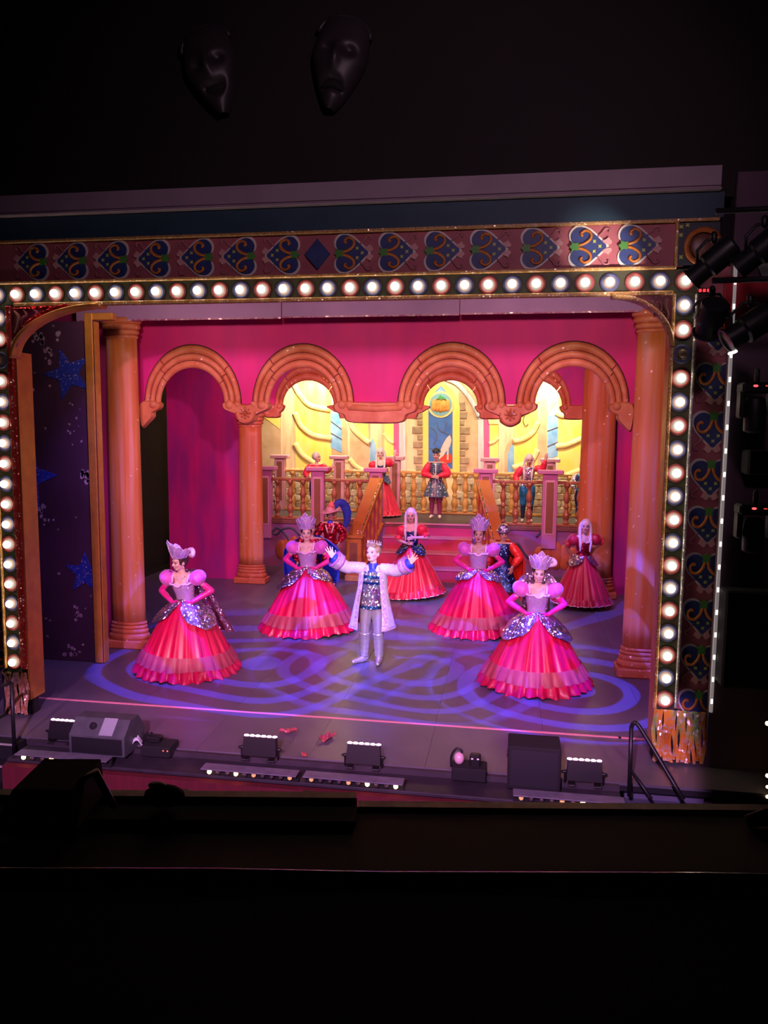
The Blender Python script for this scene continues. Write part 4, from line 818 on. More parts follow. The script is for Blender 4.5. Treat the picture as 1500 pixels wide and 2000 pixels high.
def body(root, P, arms, fem=True, skin='fair', voxel=.0085, mouth='closed', legs=None, brow=(.10, .05, .03), feet=True, hands=(True, True), lip=(.50, .06, .08), eye=(.05, .03, .03)):
    b = MB(); U = P.U; Hd = P.Hd
    def ue(c, r, seg=14, rings=10): b.ell(U(c), r, seg, rings, M=P.L.to_3x3())
    def he(c, r, seg=16, rings=12): b.ell(Hd(c), [q * HS for q in r], seg, rings, M=P.L.to_3x3() @ P.H.to_3x3())
    w_ = .94 if fem else 1.06
    b.ell((0, 0, .95), (.155 * (1.02 if fem else .95), .108, .13)); ue((0, 0, 1.10), (.118 * w_, .088, .14)); ue((0, 0, 1.28), (.148 * w_, .102, .16))
    b.cap(U((-.125 * w_, .0, 1.395)), U((.125 * w_, .0, 1.395)), .052, .052, 12); b.cap(U((0, .012, 1.40)), U((0, .008, 1.50)), .054, .047, 12); b.cap(U((0, .008, 1.48)), Hd((0, .01, 1.54)), .046, .046, 12)
    if fem:
        for q in (-1, 1): ue((q * .062, -.078, 1.272), (.058, .056, .058))
    # head
    he((0, .006, 1.612), (.072, .090, .096)); he((0, -.018, 1.560), (.058, .072, .072)); b.cap(Hd((-.018, -.058, 1.516)), Hd((.018, -.058, 1.516)), .024, .024, 8)
    he((-.036, -.055, 1.572), (.026, .026, .024), 10, 8); he((.036, -.055, 1.572), (.026, .026, .024), 10, 8)
    b.cap(Hd((0, -.082, 1.606)), Hd((0, -.101, 1.574)), .008, .0125, 8); b.cap(Hd((-.009, -.092, 1.570)), Hd((.009, -.092, 1.570)), .009, .009, 6)
    b.cap(Hd((-.035, -.074, 1.624)), Hd((.035, -.074, 1.624)), .013, .013, 8); b.cap(Hd((-.013, -.079, 1.541)), Hd((.013, -.079, 1.541)), .011, .011, 8)
    for q in (-1, 1): he((q * .073, .012, 1.586), (.011, .020, .030), 8, 6)
    # legs
    legs = legs or [((-.088, 0, .92), (-.095, -.01, .50), (-.10, .02, .09), (-.11, -.15, .03)), ((.088, 0, .92), (.095, -.01, .50), (.10, .02, .09), (.11, -.15, .03))]
    for h, k, a, t in legs:
        b.cap(h, k, .088, .056, 12); c = Vector(k).lerp(Vector(a), .3) + V(0, .012, 0); b.cap(k, c, .055, .056, 12); b.cap(c, a, .056, .036, 12)
        if feet: b.cap(V(*a) + V(0, .015, -.04), t, .038, .028, 10); b.cap(a, V(*a) + V(0, .02, -.045), .036, .036, 10)
    for (sh, el, wr, hd, hs, cu, spd, th), hh in zip(arms, hands):
        b.cap(sh, el, .046 * (.95 if fem else 1.1), .037, 12); b.cap(el, Vector(el).lerp(Vector(wr), .35), .037, .038, 12); b.cap(Vector(el).lerp(Vector(wr), .35), wr, .038, .026, 12)
        if hh: hand(b, wr, hd, hs, cu, spd, 1.0 if fem else 1.08, th)
    me = b.remesh(voxel, 2, M_skin, 'body')
    # make-up and features as colour on the skin
    n = len(me.vertices); co = np.empty(n * 3); me.vertices.foreach_get('co', co); co = co.reshape(-1, 3)
    inv = (P.L.to_3x3() @ P.H.to_3x3()).inverted(); cen = Hd((0, .01, 1.50))
    A = np.array(inv); loc = (co - np.array(cen)) @ A.T / HS + np.array((0, .01, 1.50))
    base = np.array(SK[skin]); col = np.tile(base, (n, 1))
    def mix(mask, c, k=1.0): m_ = np.clip(mask, 0, 1)[:, None] * k; col[:] = col * (1 - m_) + np.array(c) * m_
    front = (loc[:, 1] < -.035) & (np.abs(loc[:, 0]) < .075) & (loc[:, 2] > 1.49) & (loc[:, 2] < 1.68)
    el = lambda cx, cz, rx, rz: np.where(front, np.clip(1.6 * (1.25 - np.sqrt(((loc[:, 0] - cx) / rx) ** 2 + ((loc[:, 2] - cz) / rz) ** 2)), 0, 1), 0)
    for q in (-1, 1):
        mix(el(q * .042, 1.566, .026, .020), (.75, .22, .22), .35)
        mix(el(q * .031, 1.600, .021, .012), (base * .55).tolist(), .7); mix(el(q * .031, 1.598, .016, .0085), (.75, .70, .68), .6); mix(el(q * .031, 1.598, .009, .010), eye); mix(el(q * .031, 1.606, .019, .005), eye, .8); mix(el(q * .033, 1.624, .022, .006), brow, .85)
    if mouth == 'open': mix(el(0, 1.538, .022, .019), lip); mix(el(0, 1.537, .012, .010), (.08, .015, .02))
    elif mouth == 'smile': mix(el(0, 1.543, .029, .015), lip); mix(el(0, 1.545, .022, .008), (.85, .80, .78)); mix(el(0, 1.536, .016, .006), (.08, .01, .015), .8)
    else: mix(el(0, 1.545, .022, .009), lip)
    ca = me.color_attributes.new('tint', 'FLOAT_COLOR', 'POINT'); ca.data.foreach_set('color', np.concatenate([col, np.ones((n, 1))], 1).astype(np.float32).ravel())
    return link('body', me, root)

def glove(root, arm, m, start=.45, voxel=.0085, s=1.0):
    sh, el, wr, hd, hs, cu, spd, th = arm; b = MB(); a = Vector(sh).lerp(Vector(el), 1 - start)
    b.cap(a, el, .048, .043, 12); b.cap(el, Vector(el).lerp(Vector(wr), .35), .043, .044, 12); b.cap(Vector(el).lerp(Vector(wr), .35), wr, .044, .031, 12); hand(b, wr, hd, hs, cu, spd, 1.08, th)
    return link('glove', b.remesh(voxel, 1, m, 'glove'), root)
def loft(root, nm, path, radii, m, seg=14, P=None, wrinkle=0.0, flat=None):
    b = MB(); P_ = smooth_open(path, 5); n = len(P_); rs = []
    for i in range(n):
        k = i / (n - 1) * (len(radii) - 1); j = min(int(k), len(radii) - 2); t = k - j; t = t * t * (3 - 2 * t); rs.append(radii[j] * (1 - t) + radii[j + 1] * t + (wrinkle * math.sin(i * 2.4) if 0 < i < n - 1 else 0))
    b.tube(P_, rs, seg, flat=flat); return b.build(nm, m, root, True, local=True)
def puff(root, c, r, m, P=None, nm='puff_sleeve', gath=9, tilt=0.0):
    b = MB(); seg, rings = 36, 14
    def fn(u, v):
        a = 2 * PI * u; th = PI * (0.06 + .88 * v); k = 1 + .055 * math.cos(a * gath) * math.sin(th) ** .5 * (1 if v > .5 else .8) + .02 * math.sin(a * gath * 2.3 + 1)
        p = V(r[0] * math.sin(th) * math.cos(a) * k, r[1] * math.sin(th) * math.sin(a) * k, r[2] * math.cos(th)); p = Matrix.Rotation(tilt, 3, 'Y') @ p
        q = V(c[0] + p.x, c[1] + p.y, c[2] + p.z); return tuple(P.U(q) if P else q)
    b.grid(fn, seg, rings, True); return b.build(nm, m, root, True, local=True)
def skirt_piece(root, nm, m, z0, z1, prof, pleats, amp, drop=None, sy=.96, seg=144, nv=14, off=(0, 0), jit=3.0, top=None, open_=None):
    """gathered cloth between two heights; prof(z) gives the radius"""
    b = MB(); ph = random.random() * 6
    def fn(u, v):
        a = 2 * PI * u; zz = z0 + (z1 - z0) * v
        za = zz + (drop(a) * v if drop else 0) + (top(a) * (1 - v) if top else 0)
        w_ = math.sin(a * pleats + ph + .8 * math.sin(a * jit)) + .45 * math.sin(a * pleats * 1.73 + 1.1 + ph)
        r = prof(zz) * (1 + amp(v) * w_)
        return (off[0] + r * math.cos(a), off[1] + r * math.sin(a) * sy, za)
    b.grid(fn, seg, nv, True); return b.build(nm, m, root, True, local=True)
def bodice(root, m, P, z0=1.00, topf=None, fem=True, nm='bodice', grow=.010, seg=40):
    keys = [(.98, .128, .100, 0), (1.06, .122, .094, 0), (1.12, .126, .098, .002), (1.19, .141, .108, .016), (1.25, .152, .112, .036 if fem else .006), (1.30, .156, .112, .034 if fem else .006), (1.36, .160, .108, .010), (1.42, .150, .090, 0)]
    def at(z):
        for (a, b_) in zip(keys[:-1], keys[1:]):
            if z <= b_[0]: t = (z - a[0]) / (b_[0] - a[0]); return [a[k] * (1 - t) + b_[k] * t for k in (1, 2, 3)]
        return keys[-1][1:]
    topf = topf or (lambda a: 1.335 + .02 * math.cos(2 * a))
    b = MB()
    def fn(u, v):
        a = 2 * PI * u; zt = topf(a); z = z0 + (zt - z0) * v; rx, ry, bu = at(z); rx += grow; ry += grow
        x = rx * math.cos(a); y = ry * math.sin(a)
        if y < 0: y -= bu * max(0, math.sin(-a)) ** 1.3 * (1 - .25 * math.exp(-(x / .022) ** 2) if fem else 1)
        return tuple(P.U((x, y, z)))
    b.grid(fn, seg, 16, True); return b.build(nm, m, root, True, local=True)
def hair_cap(root, P, m, r=(.082, .094, .104), c=(0, .024, 1.622), nm='hair', bumpy=.04):
    b = MB()
    def fn(u, v):
        a = 2 * PI * u; th = PI * (.01 + .98 * v); k = 1 + bumpy * math.sin(a * 7 + v * 9) * math.sin(th); p = V(c[0] + r[0] * math.sin(th) * math.cos(a) * k, c[1] + r[1] * math.sin(th) * math.sin(a) * k, c[2] + r[2] * math.cos(th)); return tuple(P.Hd(p))
    b.grid(fn, 28, 18, True); return b.build(nm, m, root, True, local=True)

# cloth
K_red = mat('crimson_velvet', (.74, .005, .070), (.56, .004, .058), scale=3, stretch=(3, 3, .4), rough=.36, sheen=.04)
K_sheer = mat('sheer_pink_organza', (.58, .09, .13), (.46, .07, .11), scale=5, rough=.45, alpha=.72)
K_hem = mat('crimson_satin', (.76, .007, .080), (.60, .005, .065), scale=6, rough=.30, sheen=.05)
for _m in (K_red, K_hem): _m.node_tree.nodes['Principled BSDF'].inputs['Specular IOR Level'].default_value = .42
K_silver = sequin('silver_sequins', (.78, .62, .78), (.62, .50, .68), 42)
K_lav = mat('lavender_satin', (.70, .42, .72), (.60, .40, .74), scale=6, rough=.28, metal=.25, glit=.12, gscale=55)
K_puff = mat('orchid_organza', (.86, .16, .62), (.72, .10, .52), scale=8, rough=.5, sheen=.5, alpha=.93)
K_glove = mat('fuchsia_satin_glove', (.86, .03, .26), (.78, .02, .30), scale=9, rough=.32)
K_petal = mat('iridescent_petal', (.42, .24, .62), (.62, .38, .72), scale=7, rough=.3, metal=.15, glit=.06, gscale=60)
K_gem = mat('gem', (.9, .85, .95), rough=.1, metal=.1, coat=1.0); K_hair = mat('dark_hair', (.035, .015, .012), (.06, .03, .02), scale=30, rough=.4)
K_frill = mat('pink_lace', (.86, .44, .70), (.92, .60, .80), scale=20, rough=.6)

def headdress(root, P, m=K_petal, s=1.0, bow=True):
    base = MB()
    base.tube([P.Hd((.090 * math.sin(a), .02 - .090 * math.cos(a), 1.668 + .012 * math.cos(a))) for a in [math.radians(q) for q in range(-115, 116, 10)]], .012, 8)
    hd_ = base.build('headdress', m, root, True, local=True)
    for k, (deg, h_, w_) in enumerate(((-98, .13, .055), (-62, .17, .062), (-31, .205, .062), (0, .255, .066), (31, .205, .062), (62, .17, .062), (98, .13, .055))):
        a = math.radians(deg); b = MB(); c0 = V(.085 * math.sin(a), .02 - .092 * math.cos(a), 1.66); out = V(math.sin(a), -math.cos(a) * .75, 0); tan = V(math.cos(a), math.sin(a), 0); n = 10; L_, R_, O_ = [], [], []
        ring = []
        for (u, z) in ((-.42, 0), (-.80, .22), (-1, .48), (-.86, .70), (-.45, .88), (0, 1.0), (.45, .88), (.86, .70), (1, .48), (.80, .22), (.42, 0)):
            ring.append(c0 + tan * (u * w_ * s) + V(0, 0, 1) * (z * h_ * s) + out * (.045 * z * s + .012 * (1 - abs(u))))
        ctr = c0 + V(0, 0, h_ * .5 * s) + out * (.045 * .5 * s + .030); bk = c0 + V(0, 0, h_ * .5 * s) + out * (.01)
        v = [P.Hd(p) for p in ring] + [P.Hd(ctr), P.Hd(bk)]; m_ = len(ring)
        b.add(v, [(i, (i + 1) % m_, m_) for i in range(m_)] + [((i + 1) % m_, i, m_ + 1) for i in range(m_)]); pt = b.build('petal', m, hd_, local=True)
        b = MB(); b.tube([P.Hd(p + out * .002) for p in ring], .0045, 5); b.build('petal_edge', mat('pearl_edge', (.88, .72, .90), rough=.3, metal=.3), hd_, True, local=True)
    b = MB(); b.ell(P.Hd((0, -.105, 1.84)), (.019, .010, .019), 10, 6); b.build('jewel', K_gem, hd_, True, local=True)
    for q in range(-6, 7):
        a = math.radians(q * 13); b = MB(); b.ell(P.Hd((.090 * math.sin(a), .016 - .096 * math.cos(a), 1.672)), (.009, .009, .009), 6, 5); b.build('bead', K_gem, hd_, True, local=True)
    if bow:
        b = MB()
        b.tube([P.Hd(p) for p in smooth_open([(.02, .10, 1.70), (.09, .13, 1.74), (.16, .12, 1.745), (.19, .10, 1.71), (.15, .11, 1.68), (.07, .12, 1.67)], 4)], [.012] + [.034] * 19 + [.02], 8); b.build('bow', mat('bow_satin', (.82, .56, .66), rough=.4), root, True, local=True)
    return hd_
def necklace(root, P):
    for k in range(11):
        a = PI * (.12 + .76 * k / 10); b = MB(); dz = .055 * math.sin(a) ** 2
        b.ell(P.U((.075 * math.cos(a), -.055 - .045 * math.sin(a), 1.425 - dz - (.02 if k == 5 else 0))), (.008,) * 3, 6, 5); b.build('necklace_bead', K_gem, root, True, local=True)

def akimbo(P, side, el=(.40, .05, 1.15), wr=(.165, -.115, 1.045), z=1.395):
    """hand planted on the hip"""
    q = side; sh, e, w_ = P.U((q * .150, .0, z)), P.U((q * el[0], el[1], el[2])), P.U((q * wr[0], wr[1], wr[2]))
    d = P.U((q * .075, -.155, .975)) - w_; return (sh, e, w_, d, V(0, -.25, 1), .55, .10, 1)

def ballgown(label, loc, yaw, P, scale=1.0, mouth='closed', skin='fair', R=.70, cape=None, phase=0, wide=1.0, hoop=None, peplum_side=(1, 1), elL=(.40, .05, 1.15), elR=(.40, .05, 1.15), bow=True, hemtilt=0.0):
    t = thing('person', label, 'person', loc, yaw, 'costumed dancers on stage'); t.scale = (scale,) * 3
    aL, aR = akimbo(P, -1, elL), akimbo(P, 1, elR)
    aL = aL[:3] + (aL[3], V(0, .2, -1), -.55, .10, -1); 
    body(t, P, (aL, aR), True, skin, mouth=mouth, hands=(False, False))
    prof = lambda z: .128 + (R - .128) * min(1, max(0, (1.04 - z) / 1.0)) ** .72
    dr = lambda a: hemtilt * math.cos(a)
    skirt_piece(t, 'skirt', K_red, 1.045, .20, prof, 23, lambda v: .004 + .030 * v, drop=lambda a: dr(a) + .012 * math.sin(a * 3 + phase))
    skirt_piece(t, 'ruffle_band', K_sheer, .335, .155, lambda z: prof(z) * 1.0 + .034 + .10 * (.335 - z), 31, lambda v: .006 + .022 * v, nv=5, drop=lambda a: dr(a) + .010 * math.sin(a * 5 + phase), top=dr, seg=180)
    skirt_piece(t, 'hem_ruffle', K_hem, .205, .015, lambda z: prof(z) * 1.0 + .010 + .15 * (.205 - z), 29, lambda v: .010 + .040 * v, nv=6, drop=lambda a: dr(a) + .016 * math.sin(a * 7 + phase), top=dr, seg=180)
    # a pair of silver panniers, open at the front
    for q, pw in zip((-1, 1), peplum_side):
        b = MB()
        def fn(u, v):
            a = -PI / 2 + q * math.radians(4 + 128 * u); sag = math.sin(PI * min(1, u * 1.02)) ** .75; zl = 1.03 - .30 * pw * sag - .02; z = 1.05 + (zl - 1.05) * v
            r = prof(z) * (1 + .04 * v) + .075 * math.sin(PI * min(1, v * 1.0) * .62) * sag + .010 + .008 * math.sin(u * 40) * v
            return (r * math.cos(a), r * math.sin(a) * .96, z + .012 * math.sin(u * 26) * v)
        b.grid(fn, 40, 12); b.build('peplum', K_silver, t, True, local=True)
    b = MB(); b.ell((0, -.135, 1.035), (.04, .02, .03), 10, 6); b.build('waist_knot', K_silver, t, True, local=True)
    front = lambda a: max(0, -math.sin(a))
    bodice(t, K_lav, P, 1.0, lambda a: 1.282 + .030 * math.exp(-((abs(math.cos(a)) - .42) / .22) ** 2) * front(a) - (.020 * math.exp(-(math.cos(a) / .10) ** 2)) * front(a) + .035 * abs(math.cos(a)) ** 4)
    b = MB(); pts = []
    for k in range(19):
        a = PI + PI * k / 18; x = .172 * math.cos(a); pts.append(P.U((x, -.010 - .165 * abs(math.sin(a)) ** .8, 1.297 + .022 * math.exp(-((abs(math.cos(a)) - .42) / .22) ** 2) - .018 * math.exp(-(math.cos(a) / .10) ** 2) + .02 * abs(math.cos(a)) ** 3 + .006 * math.sin(k * 3))))
    b.tube(pts, [.016 + .005 * math.sin(k * 2.7) for k in range(19)], 8); b.build('neck_frill', K_frill, t, True, local=True)
    for q in (-1, 1):
        b = MB(); b.tube([P.U((q * .115, -.105, 1.325)), P.U((q * .125, -.060, 1.40)), P.U((q * .118, .0, 1.45)), P.U((q * .11, .07, 1.40))], .016, 8); b.build('strap', K_frill, t, True, local=True)
        puff(t, (q * .232 * wide, .005, 1.365), (.125, .118, .112), K_puff, P, tilt=-q * .5)
    for arm in (aL, aR): glove(t, arm, K_glove, .38)
    hair_cap(t, P, K_hair); headdress(t, P, bow=bow); necklace(t, P)
    for q in (-1, 1): b = MB(); b.ell(P.Hd((q * .080, .0, 1.545)), (.010, .010, .016), 8, 6); b.build('earring', K_gem, t, True, local=True)
    if cape: cape(t, P)
    return t

def cape_sheet(root, P, m, x0=-.17, x1=.19, flare=.22, zb=.45, back=.10, yspread=.22, side=0.0):
    b = MB()
    def fn(u, v):
        a = (u - .5) * 2; x = (x0 + (x1 - x0) * u) * (1 + flare * v * 1.6) + side * v; y = back + .05 * (1 - a * a) + yspread * v + .018 * math.sin(u * 22) * (.3 + v)
        return tuple(P.U((x, y, 1.43 - (1.43 - zb) * v + .02 * (1 - a * a)))) if v < .35 else tuple(Vector(P.U((x, y, 1.43 - (1.43 - zb) * v))))
    b.grid(fn, 36, 16); return b.build('cape', m, root, True, local=True)
K_cape = sequin('silver_cape_sequins', (.70, .50, .66), (.55, .40, .60), 50)
def cape_left(t, P):
    cape_sheet(t, P, K_cape, -.12, .25, .45, .42, .10, .16, .14)
def collar(t, P):
    b = MB()
    def fn(u, v):
        a = PI * (1.12 - 1.24 * u); r = .13 + .16 * v; return tuple(P.U((r * math.cos(a) * 1.0, .03 + .10 * math.sin(a), 1.40 + .20 * v * math.sin(max(.15, min(PI - .15, a))) + .008 * math.sin(u * 30))))
    b.grid(fn, 30, 6); b.build('collar', K_cape, t, True, local=True); cape_sheet(t, P, K_cape, -.16, .17, .3, .75, .11, .10)

ballgown('dancer in a crimson ball gown and silver sequin cape leaning forward at the far left', (-3.20, 2.17, 0), math.radians(-4), Pose((math.radians(9), math.radians(-3)), (math.radians(2), math.radians(3), math.radians(-36))), 1.03, 'smile', 'fair', .715, cape_left, 0, hemtilt=-.02, peplum_side=(1, 1.1))
ballgown('dancer in a crimson ball gown in front of the blue caped figure, wary look', (-2.03, 4.86, 0), math.radians(2), Pose((math.radians(3), math.radians(-2)), (math.radians(2), 0, math.radians(10))), 1.085, 'closed', 'fair', .78, None, 1.3, bow=False, peplum_side=(1.05, .55), hemtilt=.03)
ballgown('dancer in a crimson ball gown singing beside the steps, figure in red behind her', (1.02, 5.36, 0), math.radians(0), Pose((math.radians(2), 0), (math.radians(-4), 0, math.radians(-4))), 1.075, 'open', 'mid', .78, None, 2.2, bow=False, peplum_side=(.5, .5), hemtilt=.04)
ballgown('smiling dancer in a crimson ball gown with silver collar at the front right', (1.95, 2.50, 0), math.radians(4), Pose((math.radians(4), math.radians(1)), (math.radians(4), math.radians(3), math.radians(-4))), 1.0, 'smile', 'fair', .755, collar, .4, peplum_side=(1.1, 1.1))


# ---- the man in silver
def band_ring(root, nm, m, P, z0, z1, r0, r1, sy=.78, seg=32, gap=None, upper=True):
    b = MB()
    def fn(u, v):
        a = 2 * PI * u if gap is None else -PI / 2 + gap + (2 * PI - 2 * gap) * u
        r = r0 + (r1 - r0) * v; p = (r * math.cos(a), r * sy * math.sin(a), z0 + (z1 - z0) * v); return tuple(P.U(p)) if upper else p
    b.grid(fn, seg, 3, gap is None); return b.build(nm, m, root, True, local=True)
K_coat = mat('white_brocade', (.80, .70, .82), (.66, .54, .72), scale=26, rough=.38, metal=.12, glit=.04, gscale=70)
K_trim = mat('lilac_braid', (.34, .15, .40), (.78, .60, .80), scale=42, rough=.45, glit=.10, gscale=60)
K_blue = mat('royal_blue_satin', (.02, .04, .55), (.03, .06, .70), scale=8, rough=.35)
K_bseq = sequin('blue_sequins', (.05, .14, .60), (.10, .40, .60), 60); K_wseq = sequin('white_sequins', (.85, .85, .90), (.70, .85, .90), 60); K_pseq = sequin('plum_sequins', (.45, .20, .55), (.85, .80, .90), 48)
K_strou = mat('silver_lame', (.56, .50, .60), (.48, .42, .54), scale=12, rough=.34, metal=.55); K_boot = mat('silver_boot', (.66, .60, .68), (.56, .50, .60), scale=10, rough=.25, metal=.6)
K_lining = mat('crimson_lining', (.70, .03, .12), rough=.5); K_blond = mat('blond_hair', (.42, .28, .16), (.30, .19, .10), scale=40, rough=.45)
def prince():
    P = Pose((math.radians(-2), math.radians(1)), (math.radians(-6), math.radians(-5), math.radians(-24)))
    t = thing('person', 'young man in a long silver white coat with both arms spread wide', 'person', (-.52, 2.98, 0), 0, 'costumed dancers on stage'); t.scale = (1.065,) * 3
    aL = (P.U((-.165, 0, 1.395)), P.U((-.37, -.15, 1.415)), P.U((-.535, -.27, 1.555)), V(-.42, -.15, 1), V(-.9, 0, -.35), -.18, .35, -1)
    aR = (P.U((.165, 0, 1.395)), P.U((.37, -.13, 1.40)), P.U((.565, -.24, 1.530)), V(.55, -.2, .85), V(-.55, 0, .8), .16, .35, 1)
    legs = [((-.085, 0, .92), (-.105, -.01, .50), (-.115, .02, .09), (-.235, -.12, .03)), ((.085, 0, .92), (.095, -.02, .50), (.105, .01, .09), (.115, -.16, .03))]
    body(t, P, (aL, aR), False, 'fair', .0065, 'open', legs, (.35, .22, .14), lip=(.60, .25, .24))
    # tunic in horizontal bands
    rad = lambda z: .152 + .012 * math.sin((z - .9) * 5) + (.02 if z > 1.2 else 0)
    bands = [(1.36, 1.305, K_wseq), (1.305, 1.262, K_bseq), (1.262, 1.215, K_wseq), (1.215, 1.172, K_bseq), (1.172, 1.125, K_wseq)]
    for z1, z0, m in bands: band_ring(t, 'tunic_band', m, P, z0, z1, rad(z0) + .006, rad(z1) + .006, .76)
    for k in range(8):
        b = MB(); a0 = -PI / 2 + (k - 4) * PI / 4 + .02; m = (K_pseq, K_wseq)[k % 2]
        b.grid(lambda u, v: ((.160 + .035 * v) * math.cos(a0 + u * (PI / 4 - .03)), (.160 + .035 * v) * .78 * math.sin(a0 + u * (PI / 4 - .03)), 1.128 - .27 * v), 5, 6); b.build('tunic_panel', m, t, True, local=True)
    band_ring(t, 'tunic_hem', K_bseq, P, .83, .868, .199, .196, .78, upper=False)
    band_ring(t, 'collar', K_blue, P, 1.40, 1.475, .078, .066, .95); band_ring(t, 'shirt_front', K_blue, P, 1.35, 1.41, .12, .08, .8)
    # coat: back and two fronts that hang open
    cr = lambda z: .215 + (.02 if z > 1.3 else 0) + .20 * max(0, (1.15 - z)) ** 1.1
    def coat_fn(u, v):
        g = math.radians(30 + 8 * math.sin(v * 3)); a = -PI / 2 + g + (2 * PI - 2 * g) * u; z = 1.43 - .90 * v; r = cr(z) * (.72 + .28 * min(1, v * 6)) * (1 + .035 * v * math.sin(u * 31 + .5)); sy = .72 + .1 * v
        p = (r * math.cos(a), r * sy * math.sin(a) + .01, z - .02 * abs(math.cos(a)) * (1 - v)); return tuple(P.U(p)) if z > .98 else p
    b = MB(); b.grid(coat_fn, 64, 26); b.build('coat', K_coat, t, True, local=True)
    b = MB(); b.grid(lambda u, v: tuple(Vector(coat_fn(.02 + .96 * u, .45 + .54 * v)) * 1.0 - V(Vector(coat_fn(.02 + .96 * u, .45 + .54 * v)).x * .03, Vector(coat_fn(.02 + .96 * u, .45 + .54 * v)).y * .03, 0)), 48, 14); b.build('coat_lining', K_lining, t, True, local=True)
    for e, dx in ((0.0, .055), (1.0, -.055)):
        b = MB()
        def fn(u, v):
            p = Vector(coat_fn(e + dx * u, v)); r = Vector((p.x, p.y, 0)).normalized() * .010; return tuple(p + r)
        b.grid(fn, 4, 26); b.build('front_braid', K_trim, t, True, local=True)
    b = MB(); b.grid(lambda u, v: tuple(Vector(coat_fn(u, .95 + .05 * v)) * 1.02 - V(0, 0, Vector(coat_fn(u, .95 + .05 * v)).z * .02)), 64, 2); b.build('hem_braid', K_trim, t, True, local=True)
    for q, A in ((-1, aL), (1, aR)):
        sh, el, wr = [Vector(x) for x in A[:3]]; end = el.lerp(wr, .72)
        loft(t, 'sleeve', [sh + V(-q * .04, .0, -.01), sh.lerp(el, .5), el, end], [.088, .084, .088, .102], K_coat, 18, wrinkle=.003)
        d = (wr - el).normalized(); loft(t, 'cuff', [end - d * .075, end - d * .035, end, end + d * .03], [.106, .118, .124, .126], K_trim, 20)
        for k in (.0, .09): loft(t, 'cuff_stripe', [end - d * (.066 - k), end - d * (.056 - k), end - d * (.046 - k)], [.121 + k * .05, .124 + k * .05, .122 + k * .05], mat('purple_stripe', (.40, .12, .45), rough=.4), 20)
        loft(t, 'shirt_cuff', [end - d * .01, end + d * .03, end + d * .085, wr + d * .015], [.070, .078, .070, .036], K_blue, 18, wrinkle=.007)
    for h, k, a, tt in legs:
        loft(t, 'trouser_leg', [(h[0], h[1], .93), (h[0] * 1.02, h[1], .75), k, (k[0], k[1] + .01, .42)], [.105, .096, .075, .072], K_strou, 16)
        kk, aa = Vector(k), Vector(a); loft(t, 'boot_shaft', [kk + V(0, 0, -.04), kk.lerp(aa, .35) + V(0, .008, 0), kk.lerp(aa, .75), aa + V(0, 0, .0)], [.082, .080, .070, .062], K_boot, 18, wrinkle=.004)
        b = MB(); T = Vector(tt); d = (T - aa); d.z = 0; d.normalize()
        b.cap(aa + V(0, 0, -.02) - d * .02, aa + V(0, 0, -.05) + d * .06, .058, .050, 12); b.cap(aa + V(0, 0, -.045) + d * .04, V(T.x, T.y, .036) + d * .02, .046, .032, 12); b.box((aa.x - d.x * .03, aa.y - d.y * .03, .02), (.06, .06, .04)); b.v = [(p[0], p[1], max(.002, p[2])) for p in b.v]
        link('boot', b.remesh(.009, 2, K_boot, 'boot'), t)
    # swept hair and small crown
    b = MB(); b.ell(P.Hd((0, .026, 1.632)), (.090 * HS, .094 * HS, .088 * HS), 16, 12, M=P.L.to_3x3() @ P.H.to_3x3())
    for k in range(9): x = -.055 + k * .0138; b.cap(P.Hd((x, -.045, 1.685)), P.Hd((x * .9 + .01, -.070 + .01 * (k % 2), 1.722 + .006 * (k % 3))), .020, .014, 8); b.cap(P.Hd((x, .0, 1.69)), P.Hd((x, -.04, 1.715)), .026, .02, 8)
    link('hair', b.remesh(.009, 1, K_blond, 'hair'), t)
    cr_ = MB(); cr_.tube([P.Hd((.088 * math.sin(a), .035 - .085 * math.cos(a), 1.705 + .010 * math.cos(a))) for a in [math.radians(q) for q in range(-180, 181, 15)]], .006, 6); c_ = cr_.build('crown', K_gem, t, True, local=True)
    for q in range(-90, 91, 20):
        a = math.radians(q); h_ = .030 + .020 * math.cos(a); b = MB(); b.cap(P.Hd((.088 * math.sin(a), .035 - .085 * math.cos(a), 1.71)), P.Hd((.092 * math.sin(a), .035 - .090 * math.cos(a), 1.71 + h_)), .006, .003, 6); b.build('crown_point', K_gem, c_, True, local=True)
prince()

# ---- attendants
K_wig = mat('white_wig', (.80, .70, .66), (.66, .56, .54), scale=14, stretch=(4, 4, .5), rough=.5); K_rsl = mat('scarlet_sleeve', (.80, .02, .06), (.66, .015, .05), scale=9, rough=.4, sheen=.3)
K_navy = sequin('navy_sequins', (.06, .10, .32), (.14, .22, .50), 48); K_skin2 = mat('red_taffeta', (.76, .02, .06), (.58, .012, .05), scale=4, stretch=(4, 4, .4), rough=.4, sheen=.3)
K_rseq = sequin('red_sequins', (.55, .02, .05), (.75, .05, .10), 45); K_dred = mat('dark_red_taffeta', (.52, .012, .04), (.42, .01, .04), scale=4, stretch=(4, 4, .4), rough=.4, sheen=.3)
K_shoe = mat('cream_shoe', (.75, .68, .62), rough=.4); K_gold2 = mat('pale_braid', (.75, .58, .50), rough=.4, glit=.2, gscale=60)
def wig_long(t, P, m=K_wig, zl=1.12, cap_=True):
    hair_cap(t, P, m, (.090, .100, .108), (0, .026, 1.628), 'wig')
    for q in (-1, 1): loft(t, 'wig_lock', [P.Hd((q * .070, .0, 1.66)), P.Hd((q * .090, .0, 1.58)), P.U((q * .105, -.03, 1.44)), P.U((q * .100, -.115, 1.28)), P.U((q * .095, -.12, zl))], [.028, .032, .034, .032, .014], m, 10, wrinkle=.003)
